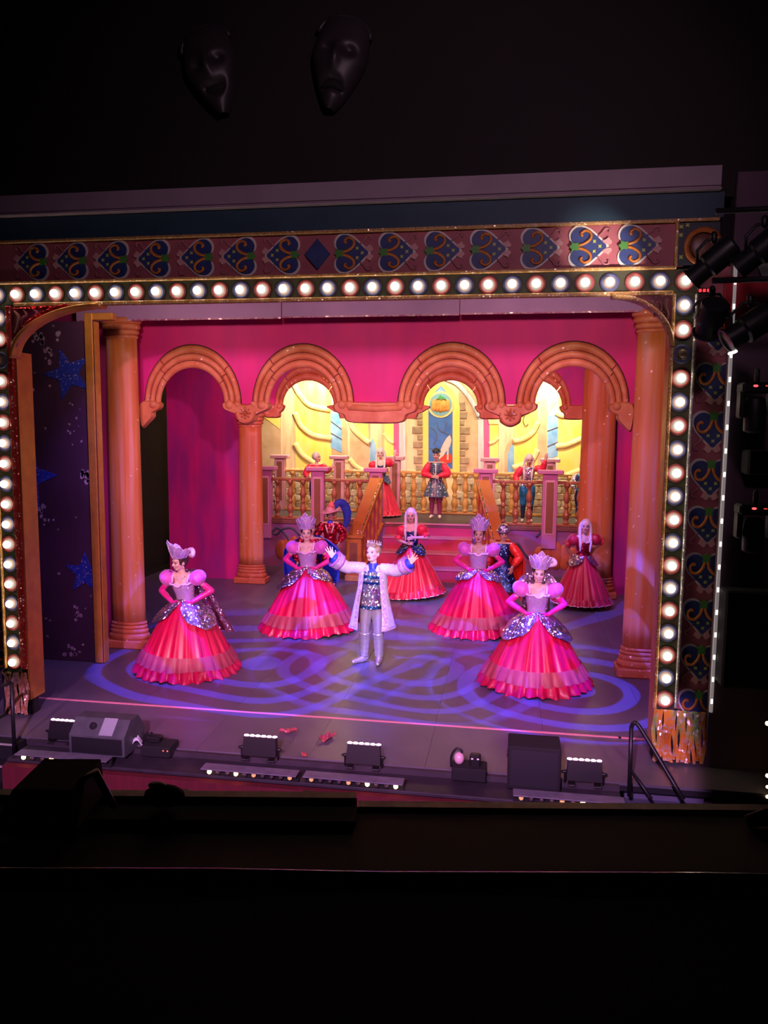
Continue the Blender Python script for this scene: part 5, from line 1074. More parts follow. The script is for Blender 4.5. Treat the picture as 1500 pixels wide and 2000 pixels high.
def attendant_gown(label, loc, yaw, P, arms, scale=1.0, skin='warm', R=.56, m_b=K_navy, m_s=K_skin2, m_sl=K_rsl, hem=.05, mouth='closed', feet=True, basque=K_navy, cap_=True, sway=(0, 0)):
    t = thing('person', label, 'person', loc, yaw, 'costumed dancers on stage'); t.scale = (scale,) * 3
    body(t, P, arms, True, skin, .010, mouth)
    prof = lambda z: .122 + (R - .122) * min(1, max(0, (1.04 - z) / 1.0)) ** .85
    sx = lambda a: sway[0] * math.cos(a) 
    skirt_piece(t, 'skirt', m_s, 1.04, hem + .10, prof, 21, lambda v: .004 + .045 * v, drop=lambda a: sx(a), off=(0, 0))
    skirt_piece(t, 'hem_ruffle', m_s, hem + .125, hem, lambda z: prof(z) + .012 + .12 * (hem + .125 - z), 27, lambda v: .010 + .045 * v, nv=5, drop=sx, top=sx)
    skirt_piece(t, 'hem_braid', K_gold2, hem + .012, hem, lambda z: prof(z) + .030, 27, lambda v: .05, nv=1, drop=sx, top=sx)
    bodice(t, m_b, P, 1.0, lambda a: 1.325 - .03 * math.exp(-(math.cos(a) / .3) ** 2) * max(0, -math.sin(a)) + .05 * abs(math.cos(a)) ** 3)
    for q in (-1, 1):
        b = MB(); b.grid(lambda u, v: ((prof(1.04 - .20 * v * math.sin(PI * u) ** .6) + .02 + .05 * v) * math.cos(-PI / 2 + q * (.12 + 1.75 * u)), (prof(1.04 - .20 * v * math.sin(PI * u) ** .6) + .02 + .05 * v) * math.sin(-PI / 2 + q * (.12 + 1.75 * u)), 1.045 - .20 * v * math.sin(PI * u) ** .6), 18, 5); b.build('basque', basque, t, True, local=True)
        b = MB(); b.tube([P.U((q * .05, -.135, 1.30)), P.U((q * .105, -.10, 1.37)), P.U((q * .115, 0, 1.44))], .014, 8); b.build('neck_braid', K_gold2, t, True, local=True)
        A = arms[0 if q < 0 else 1]; c = Vector(A[0]).lerp(Vector(A[1]), .35); b_ = puff(t, (c.x, c.y, c.z), (.112, .108, .118), m_sl, None, tilt=-q * .35)
        e = Vector(A[0]).lerp(Vector(A[1]), .85); d = (Vector(A[1]) - Vector(A[0])).normalized(); loft(t, 'sleeve_frill', [e - d * .08, e - d * .03, e + d * .03], [.052, .066, .088], m_sl, 16, wrinkle=.004)
    wig_long(t, P)
    if feet:
        for q in (-1, 1): b = MB(); b.cap((q * .105, .03, .045), (q * .115, -.15, .034), .045, .034, 10); b.v = [(p[0], p[1], max(.002, p[2])) for p in b.v]; link('shoe', b.remesh(.010, 2, K_shoe, 'shoe'), t)
    return t
P = Pose((0, math.radians(-2)), (math.radians(6), 0, math.radians(4)))
attendant_gown('attendant in a red gown and blue bodice at the foot of the stairs', (-.52, 7.95, 0), math.radians(-3), P, ((P.U((-.15, 0, 1.39)), P.U((-.27, -.06, 1.13)), P.U((-.06, -.20, 1.08)), V(1, -.1, .05), V(0, 0, 1), .5, .1, 1), (P.U((.15, 0, 1.39)), P.U((.33, -.10, 1.18)), P.U((.10, -.24, 1.20)), V(-1, -.1, -.2), V(0, 0, 1), -.5, .1, 1)), 1.09, 'warm', .66, sway=(.06, 0), mouth='closed', basque=K_navy)
P = Pose((0, math.radians(3)), (0, 0, math.radians(-14)))
attendant_gown('attendant in a dark red gown standing before the broad orange pillar', (3.08, 7.60, 0), math.radians(8), P, ((P.U((-.15, 0, 1.39)), P.U((-.34, .06, 1.20)), P.U((-.22, .12, 1.02)), V(.6, .3, -.6), V(0, 0, 1), .4, .1, 1), (P.U((.15, 0, 1.39)), P.U((.36, .05, 1.32)), P.U((.24, .14, 1.16)), V(-.5, .3, -.8), V(0, 0, 1), .4, .1, 1)), 1.03, 'mid', .60, K_rseq, K_dred, K_dred, hem=.10, basque=K_silver)
P = Pose((0, 0), (0, 0, math.radians(-8)))
attendant_gown('waving attendant in a red gown on the gallery behind the left banister', (-1.90, 12.10, 1.25), math.radians(6), P, ((P.U((-.15, 0, 1.39)), P.U((-.28, -.06, 1.15)), P.U((-.22, -.20, .98)), V(.3, -.3, -.8), V(1, 0, 0), .4, .1, 1), (P.U((.15, 0, 1.39)), P.U((.33, -.02, 1.36)), P.U((.36, -.12, 1.56)), V(.05, -.1, 1), V(1, 0, 0), .3, .2, 1)), 1.06, 'fair', .52, K_navy, K_skin2, K_rsl, hem=.05)

def breeches(t, m, legs, rtop=.115, knee=True):
    for h, k, a, tt in legs: loft(t, 'trouser_leg', [(h[0], h[1], .94), (h[0] * 1.05, h[1], .75), k, Vector(k).lerp(Vector(a), .95 if not knee else .2)], [rtop, rtop * 1.02, .085, .062], m, 16, wrinkle=.003)
STD = [((-.088, 0, .92), (-.095, -.01, .50), (-.10, .02, .09), (-.12, -.13, .03)), ((.088, 0, .92), (.095, -.01, .50), (.10, .02, .09), (.12, -.13, .03))]
def courtier(label, loc, yaw, P, arms, scale, m_coat, m_sl, m_leg, skirt_z=.62, rhem=.26, skin='warm', hosek=True, m_shoe=K_shoe, m_hose=None, mouth='closed', flare=1.0):
    t = thing('person', label, 'person', loc, yaw, 'costumed dancers on stage'); t.scale = (scale,) * 3
    body(t, P, arms, False, skin, .010, mouth)
    bodice(t, m_coat, P, 1.0, lambda a: 1.42, False, 'jerkin', .014)
    if skirt_z < .98: skirt_piece(t, 'jerkin_skirt', m_coat, 1.03, skirt_z, lambda z: .15 + (rhem - .15) * (1.03 - z) / (1.03 - skirt_z), 9, lambda v: .05 * v, nv=8, seg=60, sy=.8)
    for A in arms:
        sh, el, wr = [Vector(x) for x in A[:3]]; loft(t, 'sleeve', [sh + (sh - el) * .05, sh.lerp(el, .45), el, el.lerp(wr, .5), wr.lerp(el, .08)], [.075, .098, .088, .076, .040], m_sl, 16, wrinkle=.005)
    breeches(t, m_leg, STD)
    for h, k, a, tt in STD:
        if m_hose: loft(t, 'stocking', [Vector(k) + V(0, 0, -.02), Vector(k).lerp(Vector(a), .4) + V(0, .01, 0), a], [.062, .064, .044], m_hose, 14)
        b = MB(); b.cap((a[0], a[1] + .01, .05), (tt[0], tt[1], .036), .046, .034, 10); b.cap(a, (a[0], a[1] + .01, .05), .042, .046, 10); b.v = [(p[0], p[1], max(.002, p[2])) for p in b.v]; link('shoe', b.remesh(.010, 2, m_shoe, 'shoe'), t)
    return t
def arm(P, q, el, wr, d, cu=.4, th=1, sv=(0, 0, 1)): return (P.U((q * .17, 0, 1.39)), P.U(el), P.U(wr), V(*d), V(*sv), cu, .12, th)
K_teal2 = mat('dark_green_sequin_coat', (.035, .07, .09), (.05, .09, .16), scale=16, rough=.4, glit=.16, gscale=50); K_maroon = mat('maroon_hose', (.26, .04, .10), rough=.5); K_dark = mat('dark_cap', (.02, .025, .03), rough=.5)
# footman standing at the top of the stairs
P = Pose((0, 0), (math.radians(8), 0, 0))
t = courtier('footman in a dark sequin coat and red sleeves at the top of the stairs', (-.37, 11.93, 1.25), 0, P, (arm(P, -1, (-.30, -.03, 1.14), (-.05, -.22, 1.06), (1, -.2, .0), .4), arm(P, 1, (.30, -.03, 1.14), (.05, -.23, 1.08), (-1, -.2, .0), -.4)), 1.05, K_teal2, K_rsl, K_maroon, .56, .33, 'mid', m_hose=K_maroon)
hair_cap(t, P, K_dark, (.094, .104, .060), (0, .012, 1.690), 'cap', .02); b = MB(); b.tube([P.Hd((.092 * math.sin(a), .012 - .104 * math.cos(a), 1.672)) for a in [math.radians(q) for q in range(0, 361, 15)]], .018, 8); b.build('cap_band', K_navy, t, True, local=True)
for q in (-1, 1): b = MB(); b.grid(lambda u, v: tuple(P.U((q * (.10 + .17 * v), .10 * math.cos(PI * u) * (1 - .2 * v), 1.43 - .075 * v))), 12, 4); b.build('shoulder_cape', K_teal2, t, True, local=True)
b = MB(); b.tube([P.U((0, -.125, 1.40)), P.U((0, -.135, 1.2)), (0, -.145, 1.0), (0, -.265, .57)], .012, 6); b.build('front_braid', K_gold2, t, True, local=True)
# boy on the right of the gallery with one arm up
P = Pose((0, math.radians(2)), (math.radians(12), 0, math.radians(8)))
t = courtier('boy in a silver waistcoat waving on the gallery right of the stairs', (2.02, 11.62, 1.25), 0, P, (arm(P, -1, (-.30, -.02, 1.16), (-.24, -.14, .96), (0, -.4, -.9)), arm(P, 1, (.36, .0, 1.40), (.42, -.06, 1.64), (.1, -.1, 1), .25, 1, (1, 0, 0))), 1.0, K_silver, K_rsl, mat('blue_breeches', (.02, .14, .36), (.03, .22, .44), scale=6, rough=.3), .95, .18, 'mid', m_hose=mat('navy_stocking', (.02, .03, .09), rough=.6))
wig_long(t, P, zl=1.02)
# youngster looking along the gallery at the left
P = Pose((0, 0), (0, 0, math.radians(58)))
t = courtier('youngster in a white wig looking sideways on the gallery at the left', (-3.62, 11.85, 1.25), math.radians(10), P, (arm(P, -1, (-.30, -.04, 1.18), (-.24, -.18, 1.06), (.3, -.5, .3)), arm(P, 1, (.28, -.14, 1.26), (.45, -.24, 1.36), (.6, -.3, .6), .5)), .98, K_rsl, K_rsl, mat('navy_trousers', (.02, .025, .10), rough=.6), .95, .18, 'warm', m_hose=mat('navy_stocking', (.02, .03, .09)))
hair_cap(t, P, K_wig, (.090, .100, .106), (0, .034, 1.632), 'wig')
# half hidden attendant at the end of the gallery
P = Pose((0, 0), (0, 0, math.radians(-20)))
t = courtier('attendant half hidden by the broad orange pillar at the end of the gallery', (3.42, 11.9, 1.25), 0, P, (arm(P, -1, (-.28, -.02, 1.14), (-.20, -.14, .96), (0, -.4, -.9)), arm(P, 1, (.28, .0, 1.14), (.24, -.1, .94), (.1, -.1, -1))), .88, K_bseq, K_wseq, mat('navy_trousers', (.02, .025, .10)), .95, .18, 'warm', m_hose=mat('navy_stocking', (.02, .03, .09)))
hair_cap(t, P, K_wig, (.090, .100, .106), (0, .030, 1.632), 'wig')

def plume(root, P, pts, m, r=.07):
    Q = smooth_open([P.Hd(p) for p in pts], 8); n = len(Q)
    b = MB(); b.tube(Q, [r * (.45 + .75 * math.sin(PI * min(.95, (k + 2) / (n + 1)))) * (1 + .10 * math.sin(k * 2.3)) for k in range(n)], 14, flat=(1, .45, 1)); b.build('plume', m, root, True, local=True)
def cape_round(t, P, m, zb=.55, x=.26, y0=.06, wide=.40):
    b = MB()
    def fn(u, v):
        a = math.radians(-20 + 220 * u); rx = .15 + (wide - .15) * math.sin(min(1, v * 2.3) * PI / 2) - .10 * max(0, v - .6); ry = .09 + .20 * v; return tuple(P.U((rx * math.cos(a) * (1 + .03 * math.sin(u * 40) * v), y0 + ry * max(-.3, math.sin(a)), 1.46 - (1.46 - zb) * v ** 1.1)))
    b.grid(fn, 44, 16); b.build('cape', m, t, True, local=True)
K_bfeather = mat('blue_ostrich_feather', (.01, .05, .45), (.02, .03, .30), scale=14, rough=.7); K_hat = mat('pink_felt_hat', (.66, .30, .36), (.74, .40, .36), scale=6, rough=.6); K_btr = mat('blue_trousers', (.015, .05, .50), (.01, .03, .35), scale=6, rough=.4)
# man with the feathered hat
P = Pose((0, 0), (math.radians(4), 0, math.radians(10)))
t = courtier('man in a feathered hat and red sequin jacket by the left banister', (-2.52, 8.75, 0), math.radians(6), P, (arm(P, -1, (-.30, -.02, 1.16), (-.26, -.16, .98), (0, -.4, -.9)), arm(P, 1, (.30, .0, 1.16), (.22, -.16, .98), (-.1, -.4, -.9))), 1.02, K_rseq, K_rseq, K_btr, .86, .20, 'mid', m_hose=K_btr, m_shoe=mat('blue_shoe', (.01, .02, .15), rough=.4))
b = MB(); b.lathe([(.085, .09), (.095, .0), (.100, -.02), (.21, -.015), (.215, -.005), (.205, .004), (.10, .0)], c=(0, 0, 0), seg=28, caps=False); b.lathe([(.001, .115), (.06, .11), (.085, .09)], seg=28, caps=False); b.xf(lambda p: P.Hd(p + V(0, .01, 1.675 + .03 * math.sin(p.x * 9) + .10 * p.x * p.x)))
b.build('hat', K_hat, t, True, local=True); hair_cap(t, P, K_hair, (.084, .096, .090), (0, .030, 1.600))
plume(t, P, [(.06, .02, 1.72), (.16, .04, 1.82), (.27, .06, 1.78), (.33, .06, 1.62), (.33, .06, 1.45), (.28, .06, 1.32)], K_bfeather, .085); plume(t, P, [(0, -.04, 1.74), (.01, -.06, 1.80), (.02, -.05, 1.86)], mat('coral_feather', (.85, .20, .14), rough=.6), .06)
b = MB(); b.cap(P.U((0, -.02, 1.36)), P.U((0, -.03, 1.43)), .085, .062, 12); b.build('neckerchief', K_blue, t, True, local=True)
for q in (-1, 1): b = MB(); b.tube([P.U((q * .04, -.13, 1.20)), P.U((q * .09, -.11, 1.36)), P.U((q * .08, .0, 1.45))], .018, 8); b.build('lapel', K_gold2, t, True, local=True)
# caped figures standing behind the two dancers upstage
P = Pose((0, 0), (0, 0, math.radians(10)))
t = courtier('figure in a round blue cape hidden behind the wary dancer in crimson', (-2.27, 6.02, 0), 0, P, (arm(P, -1, (-.30, .0, 1.14), (-.24, -.10, .95), (0, -.3, -.9)), arm(P, 1, (.30, .0, 1.14), (.24, -.10, .95), (0, -.3, -.9))), 1.04, K_rseq, K_rseq, K_btr, .86, .20, 'mid', m_hose=K_btr)
cape_round(t, P, K_blue, .60, wide=.56); hair_cap(t, P, K_hair)
P = Pose((0, 0), (math.radians(10), 0, math.radians(20)))
K_rcape = mat('flame_satin', (.85, .035, .015), (.66, .02, .012), scale=5, stretch=(3, 3, .5), rough=.28)
t = courtier('figure in a flame red cape standing behind the singing dancer', (1.44, 6.55, 0), math.radians(-8), P, (arm(P, -1, (-.30, .0, 1.14), (-.24, -.10, .95), (0, -.3, -.9)), arm(P, 1, (.33, -.02, 1.16), (.22, -.14, .98), (-.2, -.3, -.9))), 1.0, K_navy, K_rcape, K_rcape, .5, .34, 'mid', m_hose=K_rcape)
cape_round(t, P, K_rcape, .30, wide=.44); hair_cap(t, P, K_hair)
b = MB(); b.lathe([(.001, .10), (.06, .095), (.09, .06), (.10, .0), (.12, -.01), (.12, -.025), (.09, -.03)], seg=24, caps=False); b.xf(lambda p: P.Hd(p + V(.0, .0, 1.665))); b.build('turban', sequin('turban_sequins', (.55, .40, .55), (.70, .62, .75), 55), t, True, local=True)


# ------------------------------------------------------------------ equipment along the stage front
M_ledw = mat('led_strip_lens', (1.0, 0.62, 0.86), emit=7.0)
def led_batten(label, x, y, w_=.40, rz=0.0):
    t = thing('led_batten', label, 'stage light', (x, y, -.02), rz, 'led battens along the stage front')
    b = MB(); v = [(-w_ / 2, -.05, .05), (w_ / 2, -.05, .05), (w_ / 2, .05, .03), (-w_ / 2, .05, .03), (-w_ / 2 + .015, -.01, .25), (w_ / 2 - .015, -.01, .25), (w_ / 2 - .015, .07, .24), (-w_ / 2 + .015, .07, .24)]
    b.add(v, [(3, 2, 1, 0), (4, 5, 6, 7), (0, 1, 5, 4), (1, 2, 6, 5), (2, 3, 7, 6), (3, 0, 4, 7)]); b.build('housing', M_metal, t, local=True)
    for k in range(6):
        b = MB(); b.ell((-w_ / 2 + w_ * (k + .5) / 6, .03, .250), (w_ / 13, .022, .010), 8, 5); b.build('lens', M_ledw, t, True, local=True)
    for q in (-1, 1):
        b = MB(); b.tube([(q * (w_ / 2 + .012), .0, .0), (q * (w_ / 2 + .015), .0, .10), (q * (w_ / 2 + .005), .0, .14)], .012, 6); b.cap((q * (w_ / 2 + .005), 0, .12), (q * (w_ / 2 + .035), 0, .12), .018, .018, 8); b.build('bracket', M_metal, t, True, local=True)
        b = MB(); b.box((q * (w_ / 2 - .05), -.02, .012), (.08, .14, .02), bev=.004); b.build('foot', M_steel, t, local=True)
    return t
led_batten('led batten directly left of the wedge monitor at the far left', (-3.444, -0.758)[0] - .07, -.62, .34)
led_batten('led batten on the stage edge below the dancer in front of the blue cape', -1.135, -.66, .39)
led_batten('led batten at the middle of the stage front below the man in silver', (0.030, -0.603)[0], -.66, .38)
led_batten('led batten right of the square black speaker cabinet', 2.35, -.66, .36)
# wedge monitor
t = thing('wedge_monitor', 'black wedge floor monitor with a carry handle hole at the far left', 'speaker', (-2.94, -.62, -.02))
b = MB(); prof = [(-.28, 0), (.22, 0), (.22, .16), (.06, .37), (-.12, .37), (-.28, .22)]; n = len(prof); v = [(x, y, z) for x in (-.33, .33) for y, z in prof]
b.add(v, [(i, (i + 1) % n, n + (i + 1) % n, n + i) for i in range(n)][::-1] + [tuple(range(n)), tuple(range(2 * n - 1, n - 1, -1))]); b.build('cabinet', mat('speaker_grey', (.05, .055, .065), (.08, .085, .095), scale=6, rough=.55), t, local=True)
b = MB(); b.ell((-.08, -.20, .30), (.045, .03, .05), 12, 8); b.build('handle', M_black, t, True, local=True)
b = MB(); b.box((.10, -.195, .30), (.16, .15, .006)); b.v = [(p[0], p[1], p[2] + (p[1] + .2) * .93) for p in b.v]; b.build('tape_patch', mat('pale_patch', (.30, .34, .36), rough=.5), t, local=True)
b = MB(); b.box((0, -.283, .11), (.60, .008, .18), bev=.002); b.build('grille', M_blackcloth, t, local=True)
# square cabinet at the right, seen from behind
t = thing('speaker_cabinet', 'square black speaker cabinet on the right of the stage front', 'speaker', (1.83, -.72, -.02))
b = MB(); b.box((0, 0, .225), (.53, .36, .45), bev=.012); b.build('cabinet', M_black, t, local=True)
b = MB(); b.box((0, -.182, .225), (.47, .006, .38), bev=.002); b.build('back_panel', mat('cab_panel', (.009, .008, .014), rough=.8), t, local=True)
for q in (-1, 1): b = MB(); b.box((q * .268, 0, .30), (.012, .12, .04), bev=.004); b.build('handle', M_metal, t, local=True)
# gear box with cable and cloth
t = thing('stage_box', 'small black stage box with cables and a white cloth beside the wedge monitor', 'box', ((-2.409, -0.714)[0] + .10, -.66, -.04))
b = MB(); b.box((0, 0, .06), (.34, .26, .12), bev=.01); b.build('case', M_black, t, local=True)
b = MB(); b.box((-.06, .02, .155), (.14, .12, .07), bev=.015); b.build('connector', M_metal, t, local=True)
for q in range(3): b = MB(); b.tube(smooth_open([(-.10 + .06 * q, .0, .17), (-.16 + .05 * q, -.05, .24), (-.20 + .04 * q, .03, .20), (-.24, .05, .02)], 5), .010, 6); b.build('cable', M_metal, t, True, local=True)
b = MB(); b.grid(lambda u, v: (-.30 + .16 * u, -.06 + .16 * v, .10 + .05 * math.sin(u * 5 + v * 3) + .03 * math.sin(v * 9)), 8, 8); b.build('cloth', mat('white_cloth', (.60, .64, .72), rough=.8), t, True, local=True)
for q in (.10, .15): b = MB(); b.ell((q, -.132, .085), (.008, .006, .008), 6, 5); b.build('indicator', mat('indicator_red', (1, .15, .05), emit=2.0), t, True, local=True)
# effect lamp in the middle right
t = thing('effect_lamp', 'small pink effect lamp in a black holder left of the square speaker cabinet', 'stage light', ((1.108, -0.689)[0], -.66, -.04))
b = MB(); b.box((.06, 0, .07), (.36, .24, .14), bev=.012); b.build('base', M_black, t, local=True)
b = MB(); b.ell((-.05, .0, .20), (.055, .055, .065), 14, 10); b.build('lamp_globe', mat('pink_globe', (.62, .40, .48), rough=.25), t, True, local=True)
b = MB(); b.tube(smooth_open([(-.13, 0, .10), (-.13, 0, .22), (-.08, 0, .30), (-.03, 0, .29), (-.02, 0, .26)], 5), .013, 8); b.build('arm', M_metal, t, True, local=True)
b = MB(); b.box((.12, 0, .19), (.12, .10, .14), bev=.02); b.build('head', M_metal, t, local=True)
for q in (.09, .15): b = MB(); b.box((q, -.052, .225), (.022, .006, .014)); b.build('label', M_white, t, local=True)
# cue lights on small shelves
def cue(label, px_, w_):
    t = thing('cue_light', label, 'cue light', (px_[0], -.98, -.19)); 
    b = MB(); b.box((w_ * .1, 0, .02), (w_, .26, .03), bev=.005); b.build('shelf', mat('shelf_grey', (.22, .17, .20), rough=.5), t, local=True)
    b = MB(); b.box((0, 0, .06), (.15, .13, .05), bev=.008); b.build('case', M_black, t, local=True)
    b = MB(); b.box((0, -.005, .088), (.10, .08, .008), bev=.002); b.build('window', mat('amber_window', (.25, .10, .02), rough=.3), t, local=True)
    b = MB(); b.ell((.015, -.005, .094), (.016, .016, .010), 8, 6); b.build('amber_lamp', mat('amber_lamp', (1.0, .45, .08), emit=4.0), t, True, local=True)
cue('amber cue light on the apron shelf left of centre', (-1.918, -1.000, -0.036), .42); cue('unlit cue light on the apron shelf right of centre', (0.813, -1.000, -0.062), .36)
# footlight strips with little bulbs
M_fb = mat('amber_footlight', (1.0, .62, .26), emit=9.0); M_fbd = mat('dim_footlight', (.9, .45, .18), emit=.5); M_fbo = mat('dark_footlight', (.10, .06, .07), rough=.2)
def footstrip(label, x0, x1, pts):
    t = thing('footlight_strip', label, 'footlights', ((x0 + x1) / 2, -1.05, -.12))
    b = MB(); zb_ = sum(q[1] for q in pts) / len(pts); b.box(((x0 + x1) / 2, -1.10, zb_ + .042), (x1 - x0, .15, .014), bev=.004); b.build('hood', mat('hood_grey', (.20, .17, .22), (.14, .12, .16), scale=8, rough=.5), t)
    b = MB(); b.box(((x0 + x1) / 2, -1.055, zb_ - .01), (x1 - x0, .03, .10)); b.build('batten', M_black, t)
    for (x, z, s) in pts:
        b = MB(); b.ell((x, -1.12, z), (.024, .024, .026), 10, 8); b.build('bulb', (M_fbo, M_fbd, M_fb)[s], t, True)
        b = MB(); b.cap((x, -1.085, z), (x, -1.06, z), .016, .018, 8); b.build('socket', M_black, t, True)
def FL(a0, b0, a1, b1, st):
    n = len(st); return [(a0 + (a1 - a0) * k / (n - 1), b0 + (b1 - b0) * k / (n - 1), int(c)) for k, c in enumerate(st)]
p = [(-3.684, -0.001), (-2.800, 0.005), (-1.539, 0.009), (-0.663, 0.014), (-0.433, 0.016), (0.448, 0.014), (1.702, 0.003), (2.594, -0.002)]
footstrip('row of footlight bulbs on the apron front at the far left', p[0][0] - .08, p[1][0] + .12, FL(*p[0], *p[1], '200200101'))
footstrip('row of footlight bulbs below the second led batten', p[2][0] - .08, p[3][0] + .08, FL(*p[2], *p[3], '2002010001'))
footstrip('row of footlight bulbs below the middle led batten', p[4][0] - .08, p[5][0] + .08, FL(*p[4], *p[5], '1000102002'))
footstrip('row of footlight bulbs below the square speaker cabinet', p[6][0] - .08, p[7][0] + .10, FL(*p[6], *p[7], '1000102002'))
# handrails of the steps to the stalls
t = thing('handrail', 'black handrail of the steps at the right end of the stage front', 'handrail', (2.77, -.85, -.02))
e = (3.198, -1.250, 0.178); e2 = (2.947, -1.050, 0.067)
b = MB(); b.tube([(2.775, -.85, -.02), (2.765, -.85, .70)], .022, 8); b.build('post', M_metal, t, True)
b = MB(); b.tube(smooth_open([(2.765, -.85, .70), (2.79, -.86, .745), (2.85, -.90, .70), e], 5), .022, 8); b.build('top_rail', M_metal, t, True)
b = MB(); b.tube([(2.775, -.85, .26), (2.86, -.92, .16), e2], .018, 8); b.build('lower_rail', M_metal, t, True)
t = thing('handrail', 'black handrail post of the steps at the left end of the stage front', 'handrail', (-3.98, -.85, -.12))
b = MB(); b.tube([(-3.985, -.85, -.12), (-3.98, -.85, .74)], .022, 8); b.build('post', M_metal, t, True)
b = MB(); b.tube([(-3.98, -.85, .74), (-4.06, -.95, .72), (-4.25, -1.3, .50)], .022, 8); b.build('top_rail', M_metal, t, True)
t = thing('side_steps', 'steps down to the stalls with pale nosings left of the stage front', 'steps', (-4.3, -.9, -.2))
for k in range(3):
    b = MB(); b.box((-4.45, -.72 - .22 * k, -.10 - .16 * k), (.9, .22, .16)); b.build('step', M_black, t)
    b = MB(); b.box((-4.45, -.81 - .22 * k, -.018 - .16 * k), (.88, .04, .006)); b.build('nosing', mat('pale_nosing', (.55, .48, .50), rough=.5), t)
t = thing('side_steps', 'steps down to the stalls beside the right proscenium column', 'steps', (3.2, -.7, -.3))
for k in range(3):
    b = MB(); b.box((3.20, -.28 - .26 * k, -.17 - .16 * k), (.80, .26, .16)); b.build('step', mat('step_blue_grey', (.10, .09, .15), rough=.6), t)
    b = MB(); b.box((3.20, -.40 - .26 * k, -.086 - .16 * k), (.78, .03, .006)); b.build('nosing', mat('pale_nosing', (.55, .48, .50)), t)
b = MB(); b.box((3.42, -.02, -.30), (.50, .30, .56), bev=.01); struct(b.build('trim_3', mat('plinth_blue', (.04, .035, .09), rough=.6)), 'dark plinth under the right proscenium column', 'plinth')
# torn foil on the floor
M_scrap = mat('foil_scrap', (.80, .20, .12), (.55, .10, .20), scale=20, rough=.25, metal=.5)
for lab, p_, s, a in (('crumpled red foil scrap left of centre on the stage floor', (-1.024, 0.073), .13, .3), ('crumpled copper foil scrap near the centre of the stage floor', (-0.526, -0.039), .15, 1.2), ('tiny foil scrap at the stage edge', (-0.665, -0.540), .07, 2.0)):
    b = MB(); ph = random.random() * 6
    b.grid(lambda u, v: (p_[0] + s * ((u - .5) * 1.6 * math.cos(a) - (v - .5) * .8 * math.sin(a)), p_[1] + s * ((u - .5) * 1.6 * math.sin(a) + (v - .5) * .8 * math.cos(a)), .006 + s * (.16 + .16 * math.sin(u * 9 + ph) * math.cos(v * 7 + ph))), 9, 7); tag(b.build('foil_scrap', M_scrap), lab, 'litter')

# ------------------------------------------------------------------ lanterns on the side boom
boom = thing('lighting_boom', 'black scaffold bars carrying the lanterns right of the proscenium', 'lighting bar', (4.1, -1.2, -2.2))
b = MB(); b.tube([(4.42, -1.2, -2.2), (4.42, -1.2, 6.6)], .03, 10); b.build('upright', M_metal, boom, True)
for z in (5.53, 4.94): b = MB(); b.tube([(3.22, -1.2, z), (5.2, -1.2, z + .02)], .026, 10); b.build('cross_bar', M_metal, boom, True)
def lantern(label, c, d, r, L_, slots=False, kind='profile'):
    c = Vector(c); d = Vector(d).normalized(); t = thing('stage_lantern', label, 'stage light', c, 0, 'lanterns on the side boom'); q = d.to_track_quat('Z', 'Y').to_matrix()
    def put(mb): return mb.xf(lambda p: q @ p)
    b = MB(); b.lathe([(r * .6, -L_ * .5), (r * .95, -L_ * .46), (r, -L_ * .3), (r, L_ * .1), (r * .82, L_ * .14), (r * .82, L_ * .45)], seg=20); put(b).build('body', M_metal, t, 'auto', local=True)
    b = MB(); b.lathe([(r * .80, L_ * .45), (r * .98, L_ * .45), (r * .98, L_ * .5), (r * .80, L_ * .5)], seg=20, caps=False); put(b).build('lens_ring', M_metal, t, 'auto', local=True)
    b = MB(); b.lathe([(.001, L_ * .47), (r * .5, L_ * .465), (r * .80, L_ * .45)], seg=20, caps=False); put(b).build('lens', mat('lens_glass', (.10, .10, .12), rough=.08), t, True, local=True)
    for k in range(4): b = MB(); b.box((0, 0, 0), (r * 2.06, r * .30, .012)); b.xf(lambda p: V(p.x, p.y, p.z - L_ * (.30 - .07 * k))); put(b).build('fin', M_metal, t, local=True)
    b = MB(); b.tube([(-r * 1.15, 0, 0), (-r * 1.2, 0, r * .9), (-r * .5, 0, r * 1.7), (r * .5, 0, r * 1.7), (r * 1.2, 0, r * .9), (r * 1.15, 0, 0)], .014, 6); b.build('yoke', M_metal, t, True, local=True)
    b = MB(); b.cap((0, 0, r * 1.65), (0, 0, r * 2.1), .03, .03, 8); b.build('clamp', M_metal, t, True, local=True)
    if slots:
        for k in (-1, 1): b = MB(); b.box((k * r * .36, -r * .9, L_ * .5), (r * .55, .02, .03), bev=.004); put(b).build('light_slot', mat('lamp_leak', (1.0, .92, .80), emit=9.0), t, local=True)
        for k in (-1, 1): b = MB(); b.box((k * r * .36, -r * .98, -L_ * .34), (r * .40, .015, .025), bev=.004); put(b).build('vent_slot', mat('vent_leak', (.9, .95, .80), emit=1.6), t, local=True)
    return t
lantern('black profile lantern at the top left of the side boom', (3.264, -1.000, 5.139), (-.75, .25, -.65), .115, .46)
lantern('black lantern at the top right of the side boom, aimed down at the stage', (3.610, -1.250, 5.190), (-.72, .30, -.60), .12, .50)
lantern('black lantern hanging lens down over the right bulb column', (3.273, -1.000, 4.642), (-.05, .55, -.6), .125, .34)
lantern('black lantern with white light leaking from its front slots on the side boom', (3.545, -1.200, 4.531), (-.80, -.05, -.52), .125, .44, True)
spot('boom_lantern_beam', (3.25, -1.35, 4.30), (2.45, 0, 5.40), 300, (1.0, 0.90, 0.80), 25, .9, .04)
rd = (3.419, -0.020, 5.044)
b = MB(); b.box((rd[0], -.055, rd[2]), (.13, .03, .06), bev=.005); dd = tag(b.build('red_mark_block', M_black), 'small black block with glowing red marks beside the top right bulbs', 'display')
